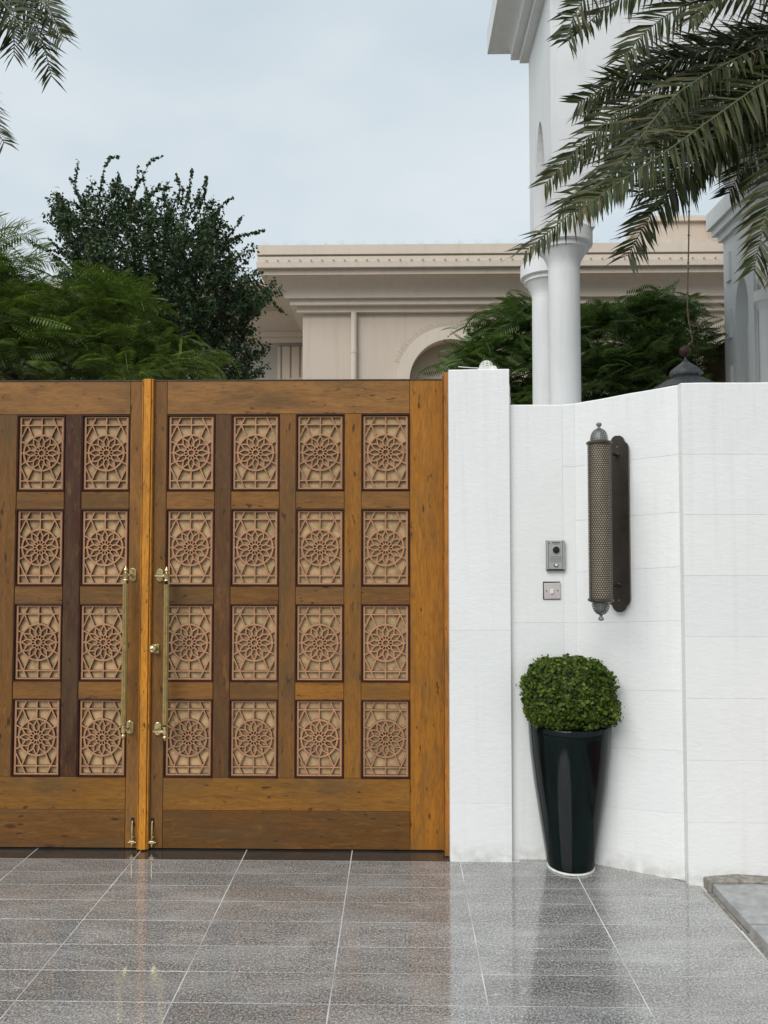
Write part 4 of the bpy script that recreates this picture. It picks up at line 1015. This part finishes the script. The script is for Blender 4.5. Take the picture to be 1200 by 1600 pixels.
V, F = leaf_cloud(np.array(P_), np.array(Nn), 0.048, r_, asp=0.66)
tag(link('crown', np_mesh('crown', V, F, LF_DARK, dt.location), dt), kind='stuff')
tag(tw_.build('twigs', M_BARK, dt), kind='stuff')

# palms: every frond its own part, with its leaflets
def frond(root, pts, l0, r_, mat=LF_PALM, step=0.030, wid=0.019, droop=0.5, nbias=Vector((0, -0.5, 0.85)), rr=0.011, name='frond'):
    # resample a smooth curve through pts
    P4 = [pts[0]*2-pts[1]]+list(pts)+[pts[-1]*2-pts[-2]]; path = []
    for i in range(1, len(P4)-2):
        for k_ in range(12):
            t = k_/12; a, b, c_, d = P4[i-1], P4[i], P4[i+1], P4[i+2]
            path.append(0.5*((2*b)+(c_-a)*t+(2*a-5*b+4*c_-d)*t*t+(3*b-a-3*c_+d)*t**3))
    path.append(pts[-1]); L_ = [0]
    for a, b in zip(path[:-1], path[1:]): L_.append(L_[-1]+(b-a).length)
    tot = L_[-1]; n_ = int(tot/step)
    fr = MB().tube(path[::4]+[path[-1]], [rr*(1-0.8*i/len(path[::4])) for i in range(len(path[::4])+1)], 5).build(name, M_RACH, root, smooth=60)
    V, F = [], []; nb = Vector((r_.normal(0, 0.2), -0.85, 0.5+r_.normal(0, 0.22)))
    for i in range(n_+1):
        s = tot*i/n_; j = max(1, next((q for q, v in enumerate(L_) if v >= s), len(L_)-1)); f_ = (s-L_[j-1])/max(1e-6, L_[j]-L_[j-1]); o = path[j-1].lerp(path[j], f_)
        T = (path[min(j+1, len(path)-1)]-path[max(j-2, 0)]).normalized(); u = s/tot
        S = T.cross(nb).normalized(); Nv = S.cross(T).normalized()
        for sg in (-1, 1):
            fwd = 0.62+0.6*u+r_.normal(0, 0.09); lift = r_.normal(0.12, 0.25)
            d = (S*sg*1.0+T*fwd+Nv*lift).normalized()
            l = l0*(0.70+0.30*math.sin(PI*min(1, u*1.15)))*r_.uniform(0.85, 1.12)*(1-0.35*max(0, u-0.7)/0.3)
            g = Vector((0, 0, -1)); a0 = o; a1 = o+d*l*0.45+g*l*0.03*droop; a2 = a1+(d+g*droop*0.45*r_.uniform(.3, 1.5)).normalized()*l*0.55
            wv = (d.cross(Nv)*0.8+Nv*r_.normal(0, 0.5)).normalized()*wid*0.5
            k_ = len(V); V += [a0-wv*0.5, a0+wv*0.5, a1+wv, a1-wv, a2]; F += [(k_, k_+1, k_+2), (k_, k_+2, k_+3), (k_+3, k_+2, k_+4)]
    off = wloc(root)
    me = np_mesh('leaflets', np.array([tuple(v) for v in V]), np.array(F), mat, off)
    tag(link('leaflets', me, fr), kind='stuff')
    return fr
def fpx(ys, *pp):
    n_ = len(pp)-1; return [P(x, y, ys[0]+(ys[1]-ys[0])*i/n_) for i, (x, y) in enumerate(pp)]
r_ = np.random.default_rng(77)
hubR = P(1395, 60, 5.9)
pr_ = thing('date_palm', 'date palm whose drooping fronds hang across the white portico from the right', 'palm tree', (hubR.x+0.1, 6.0, 0))
FR = [((5.9, 5.3), (1395, 40), (1280, -90), (1120, -110), (960, -60), (905, 10), (884, 62)),
      ((5.9, 5.5), (1395, 40), (1290, -30), (1180, -12), (1085, 2), (1020, 40), (976, 88)),
      ((5.8, 5.4), (1395, 50), (1300, -20), (1210, -30), (1130, -8), (1080, 30)),
      ((5.9, 5.2), (1395, 60), (1290, 50), (1180, 78), (1060, 145), (985, 235), (900, 325), (822, 392)),
      ((5.9, 5.6), (1395, 60), (1280, 60), (1150, 95), (1040, 130), (930, 205), (852, 288)),
      ((5.9, 5.7), (1395, 60), (1290, 50), (1180, 70), (1060, 95), (960, 130), (905, 160)),
      ((5.9, 5.8), (1395, 60), (1270, 75), (1150, 110), (1030, 160), (930, 230), (870, 270)),
      ((5.9, 5.4), (1395, 70), (1290, 100), (1180, 150), (1080, 250), (1020, 330), (982, 398)),
      ((5.9, 6.1), (1395, 70), (1290, 110), (1180, 170), (1100, 235), (1040, 280), (1000, 300)),
      ((5.9, 6.2), (1395, 70), (1290, 100), (1200, 160), (1120, 220), (1080, 290)),
      ((5.9, 5.7), (1395, 70), (1300, 110), (1210, 170), (1130, 230), (1075, 270), (1035, 325)),
      ((5.9, 5.3), (1395, 80), (1320, 130), (1250, 210), (1205, 310), (1178, 420)),
      ((5.9, 5.9), (1395, 80), (1310, 130), (1230, 190), (1170, 250), (1140, 300)),
      ((5.9, 5.5), (1395, 40), (1290, -60), (1160, -80), (1040, -40), (950, 10), (905, 50)), ((5.8, 5.6), (1395, 60), (1290, 80), (1170, 130), (1060, 200), (960, 270), (880, 320)), ((5.8, 5.8), (1395, 60), (1290, 40), (1170, 60), (1060, 90), (985, 110), (915, 175)),
      ((5.8, 5.0), (1395, 70), (1300, 90), (1210, 120), (1120, 180), (1050, 230), (960, 290), (905, 330)),
      ((5.9, 6.2), (1395, 50), (1300, 20), (1200, 50), (1100, 70), (1010, 110)),
      ((5.9, 5.5), (1395, 80), (1330, 160), (1280, 250), (1240, 340), (1225, 420)),
      ((5.9, 6.3), (1395, 30), (1480, -60), (1600, -40), (1720, 60)), ((5.9, 6.3), (1395, 30), (1420, -160), (1460, -260), (1560, -320)),
      ((5.9, 6.3), (1395, 60), (1480, 100), (1560, 220), (1600, 330)), ((5.9, 7.0), (1395, 30), (1340, -140), (1280, -220), (1180, -250))]
for q in FR:
    frond(pr_, fpx(q[0], *q[1:]), r_.uniform(0.38, 0.46), r_, droop=r_.uniform(0.3, 0.9), wid=0.024, step=0.027)
MB().tube([(hubR.x+0.1, 6.0, -0.05), (hubR.x+0.06, 6.0, 2.2), (hubR.x, 5.9, hubR.z-0.05)], [0.2, 0.17, 0.16], 14).build('trunk', M_BARK, pr_, smooth=60)
hubL = P(-150, -60, 5.6)
pl_ = thing('date_palm', 'date palm with fronds hanging into the top left corner of the sky', 'palm tree', (hubL.x-0.1, 5.7, 0))
for q in [((5.6, 5.3), (-150, -60), (-60, -90), (20, -20), (60, 45), (80, 118)), ((5.6, 5.6), (-150, -60), (-40, -80), (40, -30), (78, 15), (95, 55)),
          ((5.6, 5.1), (-150, -60), (-70, -60), (-10, -10), (25, 30), (45, 62)), ((5.6, 5.5), (-150, -60), (-80, -40), (-30, 0), (0, 40)), ((5.6, 5.2), (-150, -60), (-60, -100), (20, -45), (70, 10), (100, 60)), ((5.6, 5.9), (-150, -60), (-70, -70), (0, -30), (45, 20), (62, 70)), ((5.6, 5.6), (-150, -60), (-70, -30), (0, 0), (20, 50), (22, 85)),
          ((5.6, 5.4), (-150, -40), (-90, 60), (-40, 150), (-12, 195), (6, 222)), ((5.6, 5.8), (-150, -60), (-60, -100), (30, -60), (75, -10)),
          ((5.6, 5.7), (-150, -60), (-240, -90), (-330, 20)), ((5.6, 6.3), (-150, -60), (-160, -220), (-100, -330)),((5.6, 5.9), (-150, -50), (-230, 60), (-260, 200))]:
    frond(pl_, fpx(q[0], *q[1:]), r_.uniform(0.30, 0.37), r_, droop=0.8, wid=0.016, step=0.027)
MB().tube([(hubL.x-0.1, 5.7, -0.05), (hubL.x-0.04, 5.7, 2.2), (hubL.x, 5.6, hubL.z-0.05)], [0.2, 0.17, 0.16], 14).build('trunk', M_BARK, pl_, smooth=60)
hubF = P(-45, 430, 13.5)
pf_ = thing('date_palm', 'small pale palm far behind the feathery tree at the left edge', 'palm tree', (hubF.x, 13.6, 0))
for q in [((13.4, 13), (-45, 430), (-30, 385), (0, 362), (30, 352), (44, 350)), ((13.4, 13), (-45, 430), (-10, 385), (30, 366), (55, 370), (72, 388)),
          ((13.4, 13), (-45, 430), (-50, 380), (-30, 345), (0, 338)), ((13.4, 13.4), (-45, 430), (10, 405), (60, 405), (95, 420), (115, 442)),
          ((13.4, 13.7), (-45, 430), (20, 420), (50, 408), (66, 396)), ((13.4, 13), (-45, 430), (-90, 390), (-130, 400)), ((13.4, 14), (-45, 430), (10, 400), (20, 372))]:
    frond(pf_, fpx(q[0], *q[1:]), 0.42, r_, mat=LF_PALM2, step=0.045, droop=0.35, wid=0.022, rr=0.012)
MB().tube([(hubF.x, 13.6, -0.05), (hubF.x, 13.5, hubF.z)], [0.2, 0.16], 10).build('trunk', M_BARK, pf_, smooth=60)
